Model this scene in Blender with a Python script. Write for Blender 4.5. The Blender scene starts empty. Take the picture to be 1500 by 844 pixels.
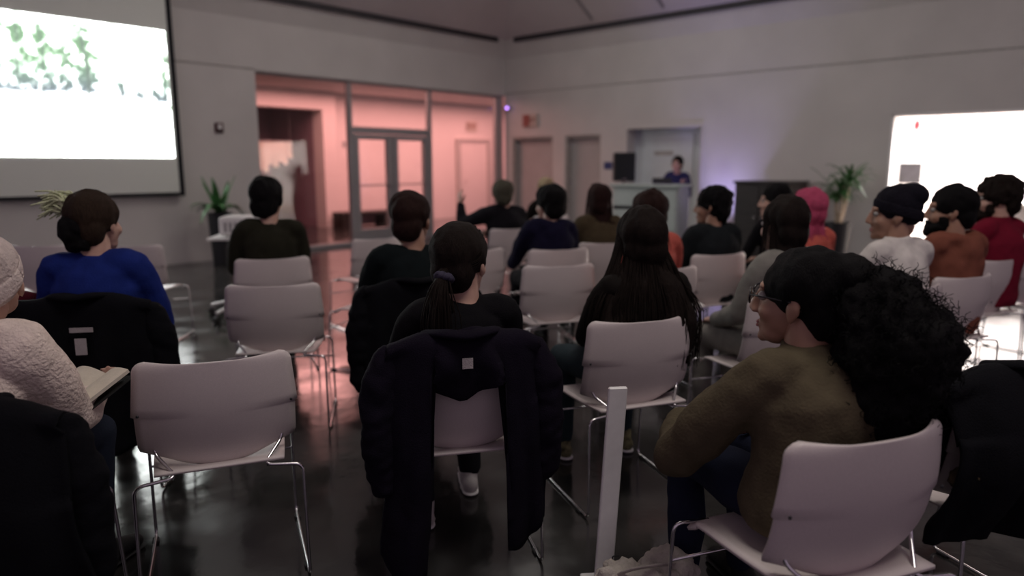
import bpy, math, random
import numpy as np
from mathutils import Vector, Matrix, Euler

random.seed(7)
rng = np.random.default_rng(7)
scene = bpy.context.scene
COL = scene.collection
PI = math.pi
R = math.radians

# ------------------------------------------------------------------ camera
# room frame: the far corner is the origin, wall_back lies in y = 0, wall_right in x = 0
HEAD = R(42.4)
CAM = Vector((-11.49, -10.69, 1.45))
FW = Vector((math.cos(HEAD), math.sin(HEAD), 0))
RT = Vector((math.sin(HEAD), -math.cos(HEAD), 0))
cam_d = bpy.data.cameras.new('camera')
cam = bpy.data.objects.new('camera', cam_d)
COL.objects.link(cam)
cam.location = CAM
cam.rotation_euler = (R(90 - 9.9), 0, HEAD - PI / 2)
cam_d.sensor_width = 36
cam_d.lens = 36 * 1036 / 1500
cam_d.dof.use_dof = True
cam_d.dof.focus_distance = 2.3
cam_d.dof.aperture_fstop = 1.25
cam_d.clip_end = 100
scene.camera = cam

# ------------------------------------------------------------------ world, exposure
w = bpy.data.worlds.new('world')
scene.world = w
w.use_nodes = True
w.node_tree.nodes['Background'].inputs[0].default_value = (0.78, 0.59, 0.76, 1)
w.node_tree.nodes['Background'].inputs[1].default_value = 0.125
vs = scene.view_settings
vs.view_transform = 'Standard'
vs.look = 'None'
vs.exposure = 1.2
vs.gamma = 1.0
vs.use_curve_mapping = False


def area_light(name, loc, size, power, color, rot=(0, 0, 0)):
    d = bpy.data.lights.new(name, 'AREA')
    d.shape = 'RECTANGLE'
    d.size, d.size_y = size
    d.energy = power
    d.color = color
    o = bpy.data.objects.new(name, d)
    COL.objects.link(o)
    o.location = loc
    o.rotation_euler = rot
    return o


area_light('lobby_ceiling_lamp', (-0.3, 1.9, 3.02), (8.5, 2.6), 165, (1.0, 0.41, 0.38))
area_light('dimmed_house_lamp', (-4.2, -4.2, 6.05), (3.2, 3.2), 55, (1.0, 0.95, 0.90))
area_light('dimmed_seating_lamp', tuple(CAM + RT * 1.5 + FW * 1.2 + Vector((0, 0, 4.55))), (2.4, 2.4), 55, (1.0, 0.93, 0.86))
area_light('gallery_ceiling_lamp', (2.0, -9.3, 2.95), (3.0, 3.0), 380, (1.0, 0.93, 0.93))

# ------------------------------------------------------------------ materials


def mat(name, col, rough=0.6, metal=0.0, nscale=0, namt=0.15, bump=0.0, bscale=None, emit=None, estr=0.0, spec=0.5,
        sheen=0.0, stretch=None):
    m = bpy.data.materials.new(name)
    m.use_nodes = True
    nt = m.node_tree
    b = nt.nodes['Principled BSDF']
    b.inputs['Base Color'].default_value = (*col, 1)
    b.inputs['Roughness'].default_value = rough
    b.inputs['Metallic'].default_value = metal
    b.inputs['Specular IOR Level'].default_value = spec
    b.inputs['Sheen Weight'].default_value = sheen
    if emit:
        b.inputs['Emission Color'].default_value = (*emit, 1)
        b.inputs['Emission Strength'].default_value = estr
    if nscale or bump:
        tc = nt.nodes.new('ShaderNodeTexCoord')
        src = tc.outputs['Object']
        if stretch:
            mp = nt.nodes.new('ShaderNodeMapping')
            mp.inputs['Scale'].default_value = stretch
            nt.links.new(src, mp.inputs[0])
            src = mp.outputs[0]
    if nscale:
        n = nt.nodes.new('ShaderNodeTexNoise')
        n.inputs['Scale'].default_value = nscale
        n.inputs['Detail'].default_value = 6
        nt.links.new(src, n.inputs['Vector'])
        r = nt.nodes.new('ShaderNodeValToRGB')
        r.color_ramp.elements[0].position = 0.3
        r.color_ramp.elements[1].position = 0.7
        r.color_ramp.elements[0].color = (*[c * (1 - namt) for c in col], 1)
        r.color_ramp.elements[1].color = (*[min(1, c * (1 + namt)) for c in col], 1)
        nt.links.new(n.outputs['Fac'], r.inputs[0])
        nt.links.new(r.outputs[0], b.inputs['Base Color'])
    if bump:
        n2 = nt.nodes.new('ShaderNodeTexNoise')
        n2.inputs['Scale'].default_value = bscale or 60
        n2.inputs['Detail'].default_value = 4
        nt.links.new(src, n2.inputs['Vector'])
        bp = nt.nodes.new('ShaderNodeBump')
        bp.inputs['Strength'].default_value = bump
        bp.inputs['Distance'].default_value = 0.01
        nt.links.new(n2.outputs['Fac'], bp.inputs['Height'])
        nt.links.new(bp.outputs[0], b.inputs['Normal'])
    return m


M = {}
M['wall'] = mat('wall_paint', (0.63, 0.60, 0.57), 0.8, nscale=1.3, namt=0.05, bump=0.05, bscale=120)
M['ceiling'] = mat('ceiling_paint', (0.68, 0.62, 0.61), 0.85, nscale=1.1, namt=0.05)
M['slot'] = mat('dark_slot', (0.03, 0.026, 0.03), 0.6, nscale=20, namt=0.2)
M['joint'] = mat('reveal_joint', (0.42, 0.40, 0.37), 0.8, nscale=20)
M['lobby_wall'] = mat('lobby_wall_paint', (0.72, 0.66, 0.64), 0.75, nscale=1.0, namt=0.04)
M['lobby_dark'] = mat('lobby_recess_paint', (0.30, 0.20, 0.24), 0.8, nscale=2, namt=0.08)
M['white_wall'] = mat('gallery_wall_paint', (0.85, 0.84, 0.83), 0.7, nscale=2, namt=0.03)
M['metal_frame'] = mat('grey_aluminium', (0.36, 0.35, 0.35), 0.45, 0.2, nscale=30, namt=0.08)
M['door'] = mat('painted_door', (0.47, 0.44, 0.42), 0.6, nscale=3, namt=0.05)
M['alcove'] = mat('alcove_panel', (0.66, 0.70, 0.70), 0.6, nscale=3, namt=0.05)
M['chrome'] = mat('chrome_rod', (0.75, 0.74, 0.75), 0.18, 1.0, nscale=40, namt=0.05)
M['black_plastic'] = mat('black_plastic', (0.012, 0.012, 0.014), 0.45, nscale=60, namt=0.3)
M['black_felt'] = mat('black_border', (0.006, 0.006, 0.009), 0.8, nscale=60, namt=0.3)
M['plastic'] = mat('cream_polypropylene', (0.60, 0.53, 0.52), 0.42, nscale=260, namt=0.05, bump=0.12, bscale=700)
M['screen_fabric'] = mat('screen_fabric', (0.80, 0.83, 0.76), 0.8, nscale=80, namt=0.02)
M['white_plastic'] = mat('white_plastic', (0.78, 0.77, 0.75), 0.4, nscale=30, namt=0.04)
M['brown_card'] = mat('brown_card', (0.30, 0.17, 0.07), 0.7, nscale=20, namt=0.2)
M['leaf'] = mat('leaf', (0.035, 0.12, 0.03), 0.45, nscale=9, namt=0.35)
M['trunk'] = mat('plant_trunk', (0.42, 0.33, 0.24), 0.8, nscale=25, namt=0.3, bump=0.4, bscale=50)
M['soil'] = mat('soil', (0.03, 0.02, 0.015), 0.95, nscale=40, namt=0.4, bump=0.6)
M['red_sign'] = mat('exit_red', (0.20, 0.05, 0.04), 0.5, nscale=10, namt=0.1, emit=(0.8, 0.08, 0.04), estr=0.012)
M['sign_white'] = mat('sign_face', (0.55, 0.48, 0.42), 0.5, nscale=10, namt=0.04)
M['blue_sign'] = mat('blue_sign', (0.03, 0.05, 0.17), 0.5, nscale=10, namt=0.1)
M['alarm'] = mat('dark_red_alarm', (0.08, 0.015, 0.02), 0.5, nscale=10, namt=0.1)
M['wood_dark'] = mat('dark_wood', (0.02, 0.014, 0.012), 0.4, nscale=4, namt=0.4, stretch=(1, 1, 8))
M['wood_floor'] = mat('gallery_floor_wood', (0.45, 0.36, 0.28), 0.35, nscale=3, namt=0.15, stretch=(1, 8, 1))
M['purple_led'] = mat('purple_led', (0.2, 0.1, 0.4), 0.4, nscale=10, emit=(0.5, 0.25, 1.0), estr=1.6)
M['paper'] = mat('paper', (0.66, 0.60, 0.50), 0.8, nscale=30, namt=0.05, bump=0.1, bscale=80)
M['rubber'] = mat('rubber', (0.02, 0.02, 0.02), 0.7, nscale=30, namt=0.2)
M['eye_white'] = mat('eye_white', (0.3, 0.28, 0.26), 0.2, nscale=10, namt=0.03)
M['eye_dark'] = mat('iris', (0.03, 0.02, 0.015), 0.1, nscale=100, namt=0.3)
M['lip'] = mat('lip', (0.35, 0.14, 0.13), 0.45, nscale=60, namt=0.1)


def floor_material():
    m = bpy.data.materials.new('polished_concrete')
    m.use_nodes = True
    nt = m.node_tree
    b = nt.nodes['Principled BSDF']
    tc = nt.nodes.new('ShaderNodeTexCoord')
    n = nt.nodes.new('ShaderNodeTexNoise')
    n.inputs['Scale'].default_value = 1.1
    n.inputs['Detail'].default_value = 9
    n.inputs['Roughness'].default_value = 0.62
    n.inputs['Distortion'].default_value = 0.7
    nt.links.new(tc.outputs['Object'], n.inputs['Vector'])
    r = nt.nodes.new('ShaderNodeValToRGB')
    e = r.color_ramp.elements
    e[0].position, e[0].color = 0.34, (0.007, 0.0068, 0.007, 1)
    e[1].position, e[1].color = 0.68, (0.040, 0.038, 0.036, 1)
    nt.links.new(n.outputs['Fac'], r.inputs[0])
    nt.links.new(r.outputs[0], b.inputs['Base Color'])
    n2 = nt.nodes.new('ShaderNodeTexNoise')
    n2.inputs['Scale'].default_value = 3.2
    n2.inputs['Detail'].default_value = 6
    nt.links.new(tc.outputs['Object'], n2.inputs['Vector'])
    mr = nt.nodes.new('ShaderNodeMapRange')
    mr.inputs['From Min'].default_value = 0.35
    mr.inputs['From Max'].default_value = 0.7
    mr.inputs['To Min'].default_value = 0.06
    mr.inputs['To Max'].default_value = 0.24
    nt.links.new(n2.outputs['Fac'], mr.inputs['Value'])
    nt.links.new(mr.outputs[0], b.inputs['Roughness'])
    b.inputs['Specular IOR Level'].default_value = 0.6
    n3 = nt.nodes.new('ShaderNodeTexNoise')
    n3.inputs['Scale'].default_value = 9
    n3.inputs['Detail'].default_value = 3
    nt.links.new(tc.outputs['Object'], n3.inputs['Vector'])
    bp = nt.nodes.new('ShaderNodeBump')
    bp.inputs['Strength'].default_value = 0.10
    bp.inputs['Distance'].default_value = 0.01
    nt.links.new(n3.outputs['Fac'], bp.inputs['Height'])
    nt.links.new(bp.outputs[0], b.inputs['Normal'])
    return m


def glass_material():
    m = bpy.data.materials.new('clear_glass')
    m.use_nodes = True
    nt = m.node_tree
    nt.nodes.remove(nt.nodes['Principled BSDF'])
    out = nt.nodes['Material Output']
    t = nt.nodes.new('ShaderNodeBsdfTransparent')
    t.inputs[0].default_value = (0.93, 0.95, 0.94, 1)
    g = nt.nodes.new('ShaderNodeBsdfGlossy')
    g.inputs['Roughness'].default_value = 0.02
    lw = nt.nodes.new('ShaderNodeLayerWeight')
    lw.inputs['Blend'].default_value = 0.5
    pw = nt.nodes.new('ShaderNodeMath')
    pw.operation = 'POWER'
    pw.inputs[1].default_value = 4.0
    nt.links.new(lw.outputs['Facing'], pw.inputs[0])
    fr = nt.nodes.new('ShaderNodeMath')
    fr.operation = 'MULTIPLY_ADD'
    fr.inputs[1].default_value = 0.7
    fr.inputs[2].default_value = 0.03
    nt.links.new(pw.outputs[0], fr.inputs[0])
    mx = nt.nodes.new('ShaderNodeMixShader')
    nt.links.new(fr.outputs[0], mx.inputs[0])
    nt.links.new(t.outputs[0], mx.inputs[1])
    nt.links.new(g.outputs[0], mx.inputs[2])
    nt.links.new(mx.outputs[0], out.inputs[0])
    return m


def projected_image_material():
    m = bpy.data.materials.new('projected_picture')
    m.use_nodes = True
    nt = m.node_tree
    nt.nodes.remove(nt.nodes['Principled BSDF'])
    out = nt.nodes['Material Output']
    a = nt.nodes.new('ShaderNodeVertexColor')
    a.layer_name = 'picture'
    e = nt.nodes.new('ShaderNodeEmission')
    e.inputs['Strength'].default_value = SCREEN_STRENGTH
    nt.links.new(a.outputs[0], e.inputs[0])
    nt.links.new(e.outputs[0], out.inputs[0])
    return m


SCREEN_STRENGTH = 4.0
M['floor'] = floor_material()
M['glass'] = glass_material()
M['picture'] = projected_image_material()

# ------------------------------------------------------------------ mesh helpers


def vnp(p):
    return np.array(p, dtype=float)


def obj(name, V, F, m, parent=None, smooth=False, loc=None, rot=None):
    me = bpy.data.meshes.new(name)
    me.from_pydata([tuple(v) for v in V], [], [tuple(int(i) for i in f) for f in F])
    me.validate()
    me.materials.append(M[m] if isinstance(m, str) else m)
    if smooth:
        me.polygons.foreach_set('use_smooth', [True] * len(me.polygons))
    o = bpy.data.objects.new(name, me)
    COL.objects.link(o)
    if parent:
        o.parent = parent
    if loc is not None:
        o.location = loc
    if rot is not None:
        o.rotation_euler = rot
    return o


def join(*parts):
    VV, FF, n = [], [], 0
    for V, F in parts:
        VV.append(np.asarray(V, dtype=float))
        FF += [tuple(int(i) + n for i in f) for f in F]
        n += len(V)
    return np.vstack(VV), FF


def box(x0, x1, y0, y1, z0, z1, bev=0.0):
    if bev <= 0:
        V = np.array([(x, y, z) for z in (z0, z1) for y in (y0, y1) for x in (x0, x1)], dtype=float)
        F = [(0, 2, 3, 1), (4, 5, 7, 6), (0, 1, 5, 4), (2, 6, 7, 3), (0, 4, 6, 2), (1, 3, 7, 5)]
        return V, F
    b = min(bev, (x1 - x0) / 2.01, (y1 - y0) / 2.01, (z1 - z0) / 2.01)
    # chamfered box: 24 vertices
    V, idx = [], {}
    for sx in (0, 1):
        for sy in (0, 1):
            for sz in (0, 1):
                X = (x0, x1)[sx]; Y = (y0, y1)[sy]; Z = (z0, z1)[sz]
                bx = b if sx == 0 else -b
                by = b if sy == 0 else -b
                bz = b if sz == 0 else -b
                for a, p in enumerate(((X, Y + by, Z + bz), (X + bx, Y, Z + bz), (X + bx, Y + by, Z))):
                    idx[(sx, sy, sz, a)] = len(V)
                    V.append(p)
    F = []
    for s in (0, 1):
        F.append([idx[(s, 0, 0, 0)], idx[(s, 1, 0, 0)], idx[(s, 1, 1, 0)], idx[(s, 0, 1, 0)]][::(-1 if s == 0 else 1)])
        F.append([idx[(0, s, 0, 1)], idx[(1, s, 0, 1)], idx[(1, s, 1, 1)], idx[(0, s, 1, 1)]][::(1 if s == 0 else -1)])
        F.append([idx[(0, 0, s, 2)], idx[(1, 0, s, 2)], idx[(1, 1, s, 2)], idx[(0, 1, s, 2)]][::(-1 if s == 0 else 1)])
    for a in (0, 1):
        for c in (0, 1):
            F.append([idx[(a, c, 0, 0)], idx[(a, c, 0, 1)], idx[(a, c, 1, 1)], idx[(a, c, 1, 0)]])
            F.append([idx[(a, 0, c, 0)], idx[(a, 0, c, 2)], idx[(a, 1, c, 2)], idx[(a, 1, c, 0)]])
            F.append([idx[(0, a, c, 1)], idx[(0, a, c, 2)], idx[(1, a, c, 2)], idx[(1, a, c, 1)]])
    for sx in (0, 1):
        for sy in (0, 1):
            for sz in (0, 1):
                F.append([idx[(sx, sy, sz, 0)], idx[(sx, sy, sz, 1)], idx[(sx, sy, sz, 2)]])
    return np.array(V, dtype=float), F


def catmull(P, m=6):
    P = [vnp(p) for p in P]
    if len(P) < 3:
        return [P[0] + (P[1] - P[0]) * t for t in np.linspace(0, 1, m + 1)]
    Q = [2 * P[0] - P[1]] + P + [2 * P[-1] - P[-2]]
    out = []
    for i in range(1, len(Q) - 2):
        a, b, c, d = Q[i - 1], Q[i], Q[i + 1], Q[i + 2]
        for k in range(m):
            t = k / m
            out.append(0.5 * (2 * b + (c - a) * t + (2 * a - 5 * b + 4 * c - d) * t * t + (3 * b - a - 3 * c + d) * t ** 3))
    out.append(P[-1])
    return out


def rounded(P, rad, n=5):
    """a polyline with its corners rounded"""
    P = [vnp(p) for p in P]
    out = [P[0]]
    for i in range(1, len(P) - 1):
        a, b, c = P[i - 1], P[i], P[i + 1]
        u = (a - b); v = (c - b)
        r = min(rad, np.linalg.norm(u) * .45, np.linalg.norm(v) * .45)
        s = b + u / np.linalg.norm(u) * r
        e = b + v / np.linalg.norm(v) * r
        for k in range(n + 1):
            t = k / n
            out.append((1 - t) ** 2 * s + 2 * t * (1 - t) * b + t * t * e)
    out.append(P[-1])
    return out


def tube(P, rad, n=8, ref=None, round_cap=False):
    """closed tube along P; rad: scalar, list of scalars or list of (rx, ry); ref: the direction of rx"""
    P = [vnp(p) for p in P]
    k = len(P)
    if np.isscalar(rad):
        rad = [rad] * k
    rad = [(r, r) if np.isscalar(r) else r for r in rad]
    if len(rad) != k:
        t = np.linspace(0, 1, k); s = np.linspace(0, 1, len(rad))
        rad = list(zip(np.interp(t, s, [r[0] for r in rad]), np.interp(t, s, [r[1] for r in rad])))
    T = []
    for i in range(k):
        d = P[min(i + 1, k - 1)] - P[max(i - 1, 0)]
        T.append(d / (np.linalg.norm(d) + 1e-9))
    if round_cap:
        nP, nr, nT = [], [], []
        for s in (0.97, 0.8, 0.5):
            r = rad[0]; q = math.sqrt(1 - s * s)
            nP.append(P[0] - T[0] * min(r) * s); nr.append((r[0] * q, r[1] * q)); nT.append(T[0])
        for i in range(k):
            nP.append(P[i]); nr.append(rad[i]); nT.append(T[i])
        for s in (0.5, 0.8, 0.97):
            r = rad[-1]; q = math.sqrt(1 - s * s)
            nP.append(P[-1] + T[-1] * min(r) * s); nr.append((r[0] * q, r[1] * q)); nT.append(T[-1])
        P, rad, T = nP, nr, nT
        k = len(P)
    x = vnp(ref) if ref is not None else (np.array([1., 0, 0]) if abs(T[0][0]) < .8 else np.array([0, 1., 0]))
    V = []
    a = np.arange(n) * 2 * PI / n
    for i in range(k):
        if ref is not None:
            x = vnp(ref)
        x = x - T[i] * (x @ T[i])
        if np.linalg.norm(x) < 1e-6:
            x = np.array([0.3, 1, 0.2]) - T[i] * (np.array([0.3, 1, 0.2]) @ T[i])
        x = x / np.linalg.norm(x)
        y = np.cross(T[i], x)
        V.append(P[i] + np.outer(np.cos(a) * rad[i][0], x) + np.outer(np.sin(a) * rad[i][1], y))
    V = np.vstack(V)
    F = []
    for i in range(k - 1):
        for j in range(n):
            j2 = (j + 1) % n
            F.append((i * n + j, i * n + j2, (i + 1) * n + j2, (i + 1) * n + j))
    F.append(tuple(range(n))[::-1])
    F.append(tuple((k - 1) * n + j for j in range(n)))
    return V, F


def ell(c, r, nu=18, nv=12, rot=None):
    r = (r, r, r) if np.isscalar(r) else r
    V = [(0, 0, -1)]
    for i in range(1, nv):
        p = -PI / 2 + PI * i / nv
        for j in range(nu):
            q = 2 * PI * j / nu
            V.append((math.cos(p) * math.cos(q), math.cos(p) * math.sin(q), math.sin(p)))
    V.append((0, 0, 1))
    V = np.array(V) * np.array(r)
    if rot is not None:
        V = V @ np.array(Euler(rot).to_matrix()).T
    V = V + vnp(c)
    F = [(0, 1 + (j + 1) % nu, 1 + j) for j in range(nu)]
    for i in range(nv - 2):
        for j in range(nu):
            a = 1 + i * nu
            F.append((a + j, a + (j + 1) % nu, a + nu + (j + 1) % nu, a + nu + j))
    e = len(V) - 1
    a = 1 + (nv - 2) * nu
    F += [(a + j, a + (j + 1) % nu, e) for j in range(nu)]
    return V, F


def lathe(prof, n=20, c=(0, 0, 0)):
    V, F = [], []
    for r, z in prof:
        for j in range(n):
            V.append((c[0] + r * math.cos(2 * PI * j / n), c[1] + r * math.sin(2 * PI * j / n), c[2] + z))
    k = len(prof)
    for i in range(k - 1):
        for j in range(n):
            F.append((i * n + j, i * n + (j + 1) % n, (i + 1) * n + (j + 1) % n, (i + 1) * n + j))
    F.append(tuple(range(n))[::-1])
    F.append(tuple((k - 1) * n + j for j in range(n)))
    return np.array(V), F


def grid(nu, nv, fn):
    """sheet fn(u, v) -> point, u and v in 0..1"""
    V = [fn(i / (nu - 1), j / (nv - 1)) for j in range(nv) for i in range(nu)]
    F = [(j * nu + i, j * nu + i + 1, (j + 1) * nu + i + 1, (j + 1) * nu + i) for j in range(nv - 1) for i in range(nu - 1)]
    return np.array(V, dtype=float), F


def thicken(V, F, t):
    """closed slab from a sheet: the sheet and a copy pushed along its normals, sewn at the rim"""
    V = np.asarray(V)
    N = np.zeros_like(V)
    for f in F:
        n = np.cross(V[f[1]] - V[f[0]], V[f[2]] - V[f[0]])
        for i in f:
            N[i] += n
    N /= (np.linalg.norm(N, axis=1, keepdims=True) + 1e-12)
    k = len(V)
    V2 = np.vstack([V, V - N * t])
    F2 = list(F) + [tuple(i + k for i in f[::-1]) for f in F]
    cnt = {}
    for f in F:
        for a, b in zip(f, f[1:] + f[:1]):
            if (b, a) in cnt:
                del cnt[(b, a)]
            else:
                cnt[(a, b)] = 1
    for a, b in cnt:
        F2.append((b, a, a + k, b + k))
    return V2, F2


def remesh(V, F, voxel, it=4):
    me = bpy.data.meshes.new('tmp')
    me.from_pydata([tuple(v) for v in V], [], [tuple(f) for f in F])
    o = bpy.data.objects.new('tmp', me)
    COL.objects.link(o)
    md = o.modifiers.new('r', 'REMESH')
    md.mode = 'VOXEL'
    md.voxel_size = voxel
    if it:
        sm = o.modifiers.new('s', 'SMOOTH')
        sm.factor = 0.5
        sm.iterations = it
    dg = bpy.context.evaluated_depsgraph_get()
    ev = bpy.data.meshes.new_from_object(o.evaluated_get(dg))
    nv = len(ev.vertices)
    v = np.empty(nv * 3)
    ev.vertices.foreach_get('co', v)
    f = [tuple(p.vertices) for p in ev.polygons]
    bpy.data.objects.remove(o)
    bpy.data.meshes.remove(me)
    bpy.data.meshes.remove(ev)
    return v.reshape(-1, 3), f


_waves = {}


def fbm(V, scale, seed=0, n=14, octaves=3):
    """smooth pseudo noise from sums of sines"""
    out = np.zeros(len(V))
    amp = 1.0
    for o in range(octaves):
        key = (seed, o, n)
        if key not in _waves:
            g = np.random.default_rng(seed * 31 + o)
            d = g.normal(size=(n, 3))
            _waves[key] = (d / np.linalg.norm(d, axis=1, keepdims=True) * g.uniform(.6, 1.4, (n, 1)), g.uniform(0, 2 * PI, n))
        d, ph = _waves[key]
        out += amp * np.sin(V @ (d.T * scale * 2 ** o) + ph).sum(1) / math.sqrt(n)
        amp *= 0.5
    return out


def vnormals(V, F):
    F4 = np.array([f if len(f) == 4 else (f[0], f[1], f[2], f[2]) for f in F])
    n = np.cross(V[F4[:, 2]] - V[F4[:, 0]], V[F4[:, 3]] - V[F4[:, 1]])
    N = np.zeros_like(V)
    for k in range(4):
        np.add.at(N, F4[:, k], n)
    return N / (np.linalg.norm(N, axis=1, keepdims=True) + 1e-12)


def ruffle(V, F, amp, scale, seed=0, squash=(1, 1, 1)):
    return V + vnormals(V, F) * (amp * fbm(V * vnp(squash), scale, seed))[:, None], F


def tag(o, label=None, cat=None, group=None, kind=None):
    if label: o['label'] = label
    if cat: o['category'] = cat
    if group: o['group'] = group
    if kind: o['kind'] = kind
    return o


def empty(name, loc, rz=0):
    o = bpy.data.objects.new(name, None)
    o.empty_display_size = 0.1
    COL.objects.link(o)
    o.location = loc
    o.rotation_euler = (0, 0, rz)
    return o


def struct(name, V, F, m, **k):
    return tag(obj(name, V, F, m, **k), kind='structure')


def copy_tree(o, parent=None):
    c = o.copy()
    COL.objects.link(c)
    c.parent = parent
    for ch in list(o.children):
        copy_tree(ch, c)
    return c


def place(r, f, z=0.0):
    """r metres to the right of and f metres ahead of the spot where the photographer stands"""
    p = CAM + RT * r + FW * f
    return (p.x, p.y, z)


def turn(deg):
    """heading: 0 looks the way the photographer looks, positive turns left"""
    return HEAD - PI / 2 + R(deg)


# ------------------------------------------------------------------ the room shell
W0, W1 = -15.0, -15.5
struct('floor', *box(W0, 0.0, W1, 0.0, -0.1, 0.0), 'floor')
# wall_back (y = 0): solid left of the glass front, lintel over it, stub at the corner
T = 0.25
struct('wall_back', *join(box(W0, -5.74, 0, T, 0, 2.9), box(W0, 0.3, 0, T, 2.93, 3.66), box(-5.74, 0.0, 0, T, 2.9, 2.93)), 'wall')
jb = struct('trim_1', *box(W0, -5.74, 0.012, T, 2.9, 2.93), 'joint')
# wall_right (x = 0) with two doors, the alcove and the wide gallery opening
segs = [(0.0, -0.20, 0, 2.93), (-0.20, -1.33, 2.03, 2.93), (-1.33, -1.65, 0, 2.93), (-1.65, -2.52, 2.03, 2.93),
        (-2.52, -3.14, 0, 2.93), (-3.14, -4.65, 2.10, 2.93), (-4.65, -7.67, 0, 2.93), (-7.67, -10.6, 2.16, 2.93),
        (-10.6, W1, 0, 2.93)]
struct('wall_right', *join(*[box(0, T, b, a, z0, z1) for a, b, z0, z1 in segs], box(0, T, W1, 0, 2.955, 3.66)), 'wall')
struct('trim_2', *box(0.012, T, W1, 0.0, 2.93, 2.955), 'joint')
# cove: a band leaning into the room, then the dark slot, then the sloping ceiling
def cove(z0, z1, d0, d1):
    V = [(W0, -d0, z0), (-d0, -d0, z0), (-d0, W1, z0), (W0, -d1, z1), (-d1, -d1, z1), (-d1, W1, z1)]
    return np.array(V), [(0, 1, 4, 3), (1, 2, 5, 4)]
struct('trim_3', *thicken(*cove(3.66, 4.00, 0.0, 0.16), 0.03), 'wall')
for n, (V, F) in enumerate(((box(W0, -0.42, -0.20, -0.13, 3.95, 4.06)), (box(-0.20, -0.13, W1, -0.42, 3.95, 4.06)))):
    struct('trim_%d' % (4 + n), V, F, 'slot')
struct('trim_6', *join(box(W0, 0, -0.15, 0.05, 4.0, 4.06), box(-0.15, 0.05, W1, 0, 4.0, 4.06)), 'ceiling')
V, F = cove(4.055, 6.2, 0.14, 3.6)
c = struct('ceiling', *thicken(*join((V, F), (np.array([(W0, W1, 6.2), (-3.6, W1, 6.2), (-3.6, -3.6, 6.2), (W0, -3.6, 6.2)]), [(0, 1, 2, 3)])), -0.05), 'ceiling')
# narrow dark seams on the sloping ceiling
M['rib'] = mat('ceiling_rib', (.30, .27, .27), .8, nscale=10)
for y0 in (-2.5, -4.0, -5.5, -7.0, -8.5):
    obj('seam', *tube([(-.33, y0, 4.11), (-3.55, y0, 6.105)], .03, 6), 'rib', parent=c)
struct('baseboard_back', *box(W0, -5.74, -0.012, 0.0, 0, 0.09), 'wall')
struct('baseboard_right', *join(*[box(-0.012, 0, b, a, 0, 0.09) for a, b in ((0, -.2), (-1.33, -1.65), (-2.52, -3.14), (-4.65, -7.67))]), 'wall')

# two recessed doors in the right wall
def recessed_door(n, ya, yb, top):
    d = struct('door_%d' % n, *box(0.16, 0.21, yb + .01, ya - .01, 0.01, top - .01, .004), 'door')
    obj('door_frame', *join(box(0.02, 0.25, ya - 0.045, ya - 0.001, 0, top), box(0.02, 0.25, yb + 0.001, yb + 0.045, 0, top),
                            box(0.02, 0.25, yb + .045, ya - .045, top - 0.045, top - .001)), 'joint', parent=d)
    obj('handle', *join(lathe([(0.028, 0), (0.028, .012), (.012, .014), (.012, .05)], 14), tube([(0, 0, .05), (0, -.10, .05)], .009, 8)), 'chrome', parent=d,
        loc=(0.155, yb + 0.15, 1.0), rot=(0, -PI / 2, 0))
    for z in (0.25, 1.05, 1.8):
        obj('hinge', *tube([(0.15, ya - .05, z), (0.15, ya - .05, z + .1)], .009, 8), 'chrome', parent=d)
    return d
recessed_door(1, -0.20, -1.33, 2.03)
recessed_door(2, -1.65, -2.52, 2.03)
# alcove with a pale panel door behind the lectern
struct('wall_alcove', *join(box(0.33, 0.43, -4.75, -3.04, 0, 2.2), box(T, .33, -3.14, -3.04, 0, 2.2), box(T, .33, -4.75, -4.65, 0, 2.2), box(T, .33, -4.65, -3.14, 2.1, 2.2)), 'alcove')
struct('floor_alcove', *box(0, .33, -4.65, -3.14, -0.1, 0.0), 'floor')
d = struct('door_3', *box(0.29, 0.329, -4.35, -3.35, 0.01, 2.0, .004), 'alcove')
obj('notice', *box(0.282, 0.29, -3.95, -3.55, 1.62, 1.70), 'joint', parent=d)
obj('handle', *tube([(0.25, -4.25, 1.0), (0.25, -4.12, 1.0)], .01, 8), 'chrome', parent=d)
struct('trim_7', *join(box(-.02, .05, -3.135, -3.09, 0, 2.15), box(-.02, .05, -4.70, -4.655, 0, 2.15), box(-.02, .05, -4.655, -3.135, 2.105, 2.15)), 'wall')

# bright gallery beyond the wide opening
struct('floor_gallery', *box(0, 4.6, -12.5, -6.5, -0.1, 0.0), 'wood_floor')
struct('wall_gallery', *join(box(4.5, 4.6, -12.5, -6.5, 0, 3), box(T, 4.5, -6.6, -6.5, 0, 3), box(T, 4.5, -12.5, -12.4, 0, 3)), 'white_wall')
struct('ceiling_gallery', *box(T, 4.6, -12.5, -6.5, 3.0, 3.1), 'white_wall')
struct('trim_8', *join(box(-.015, T + .02, -7.70, -7.66, 0, 2.16), box(-.015, T + .02, -10.6, -7.66, 2.13, 2.165)), 'white_wall')

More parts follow.
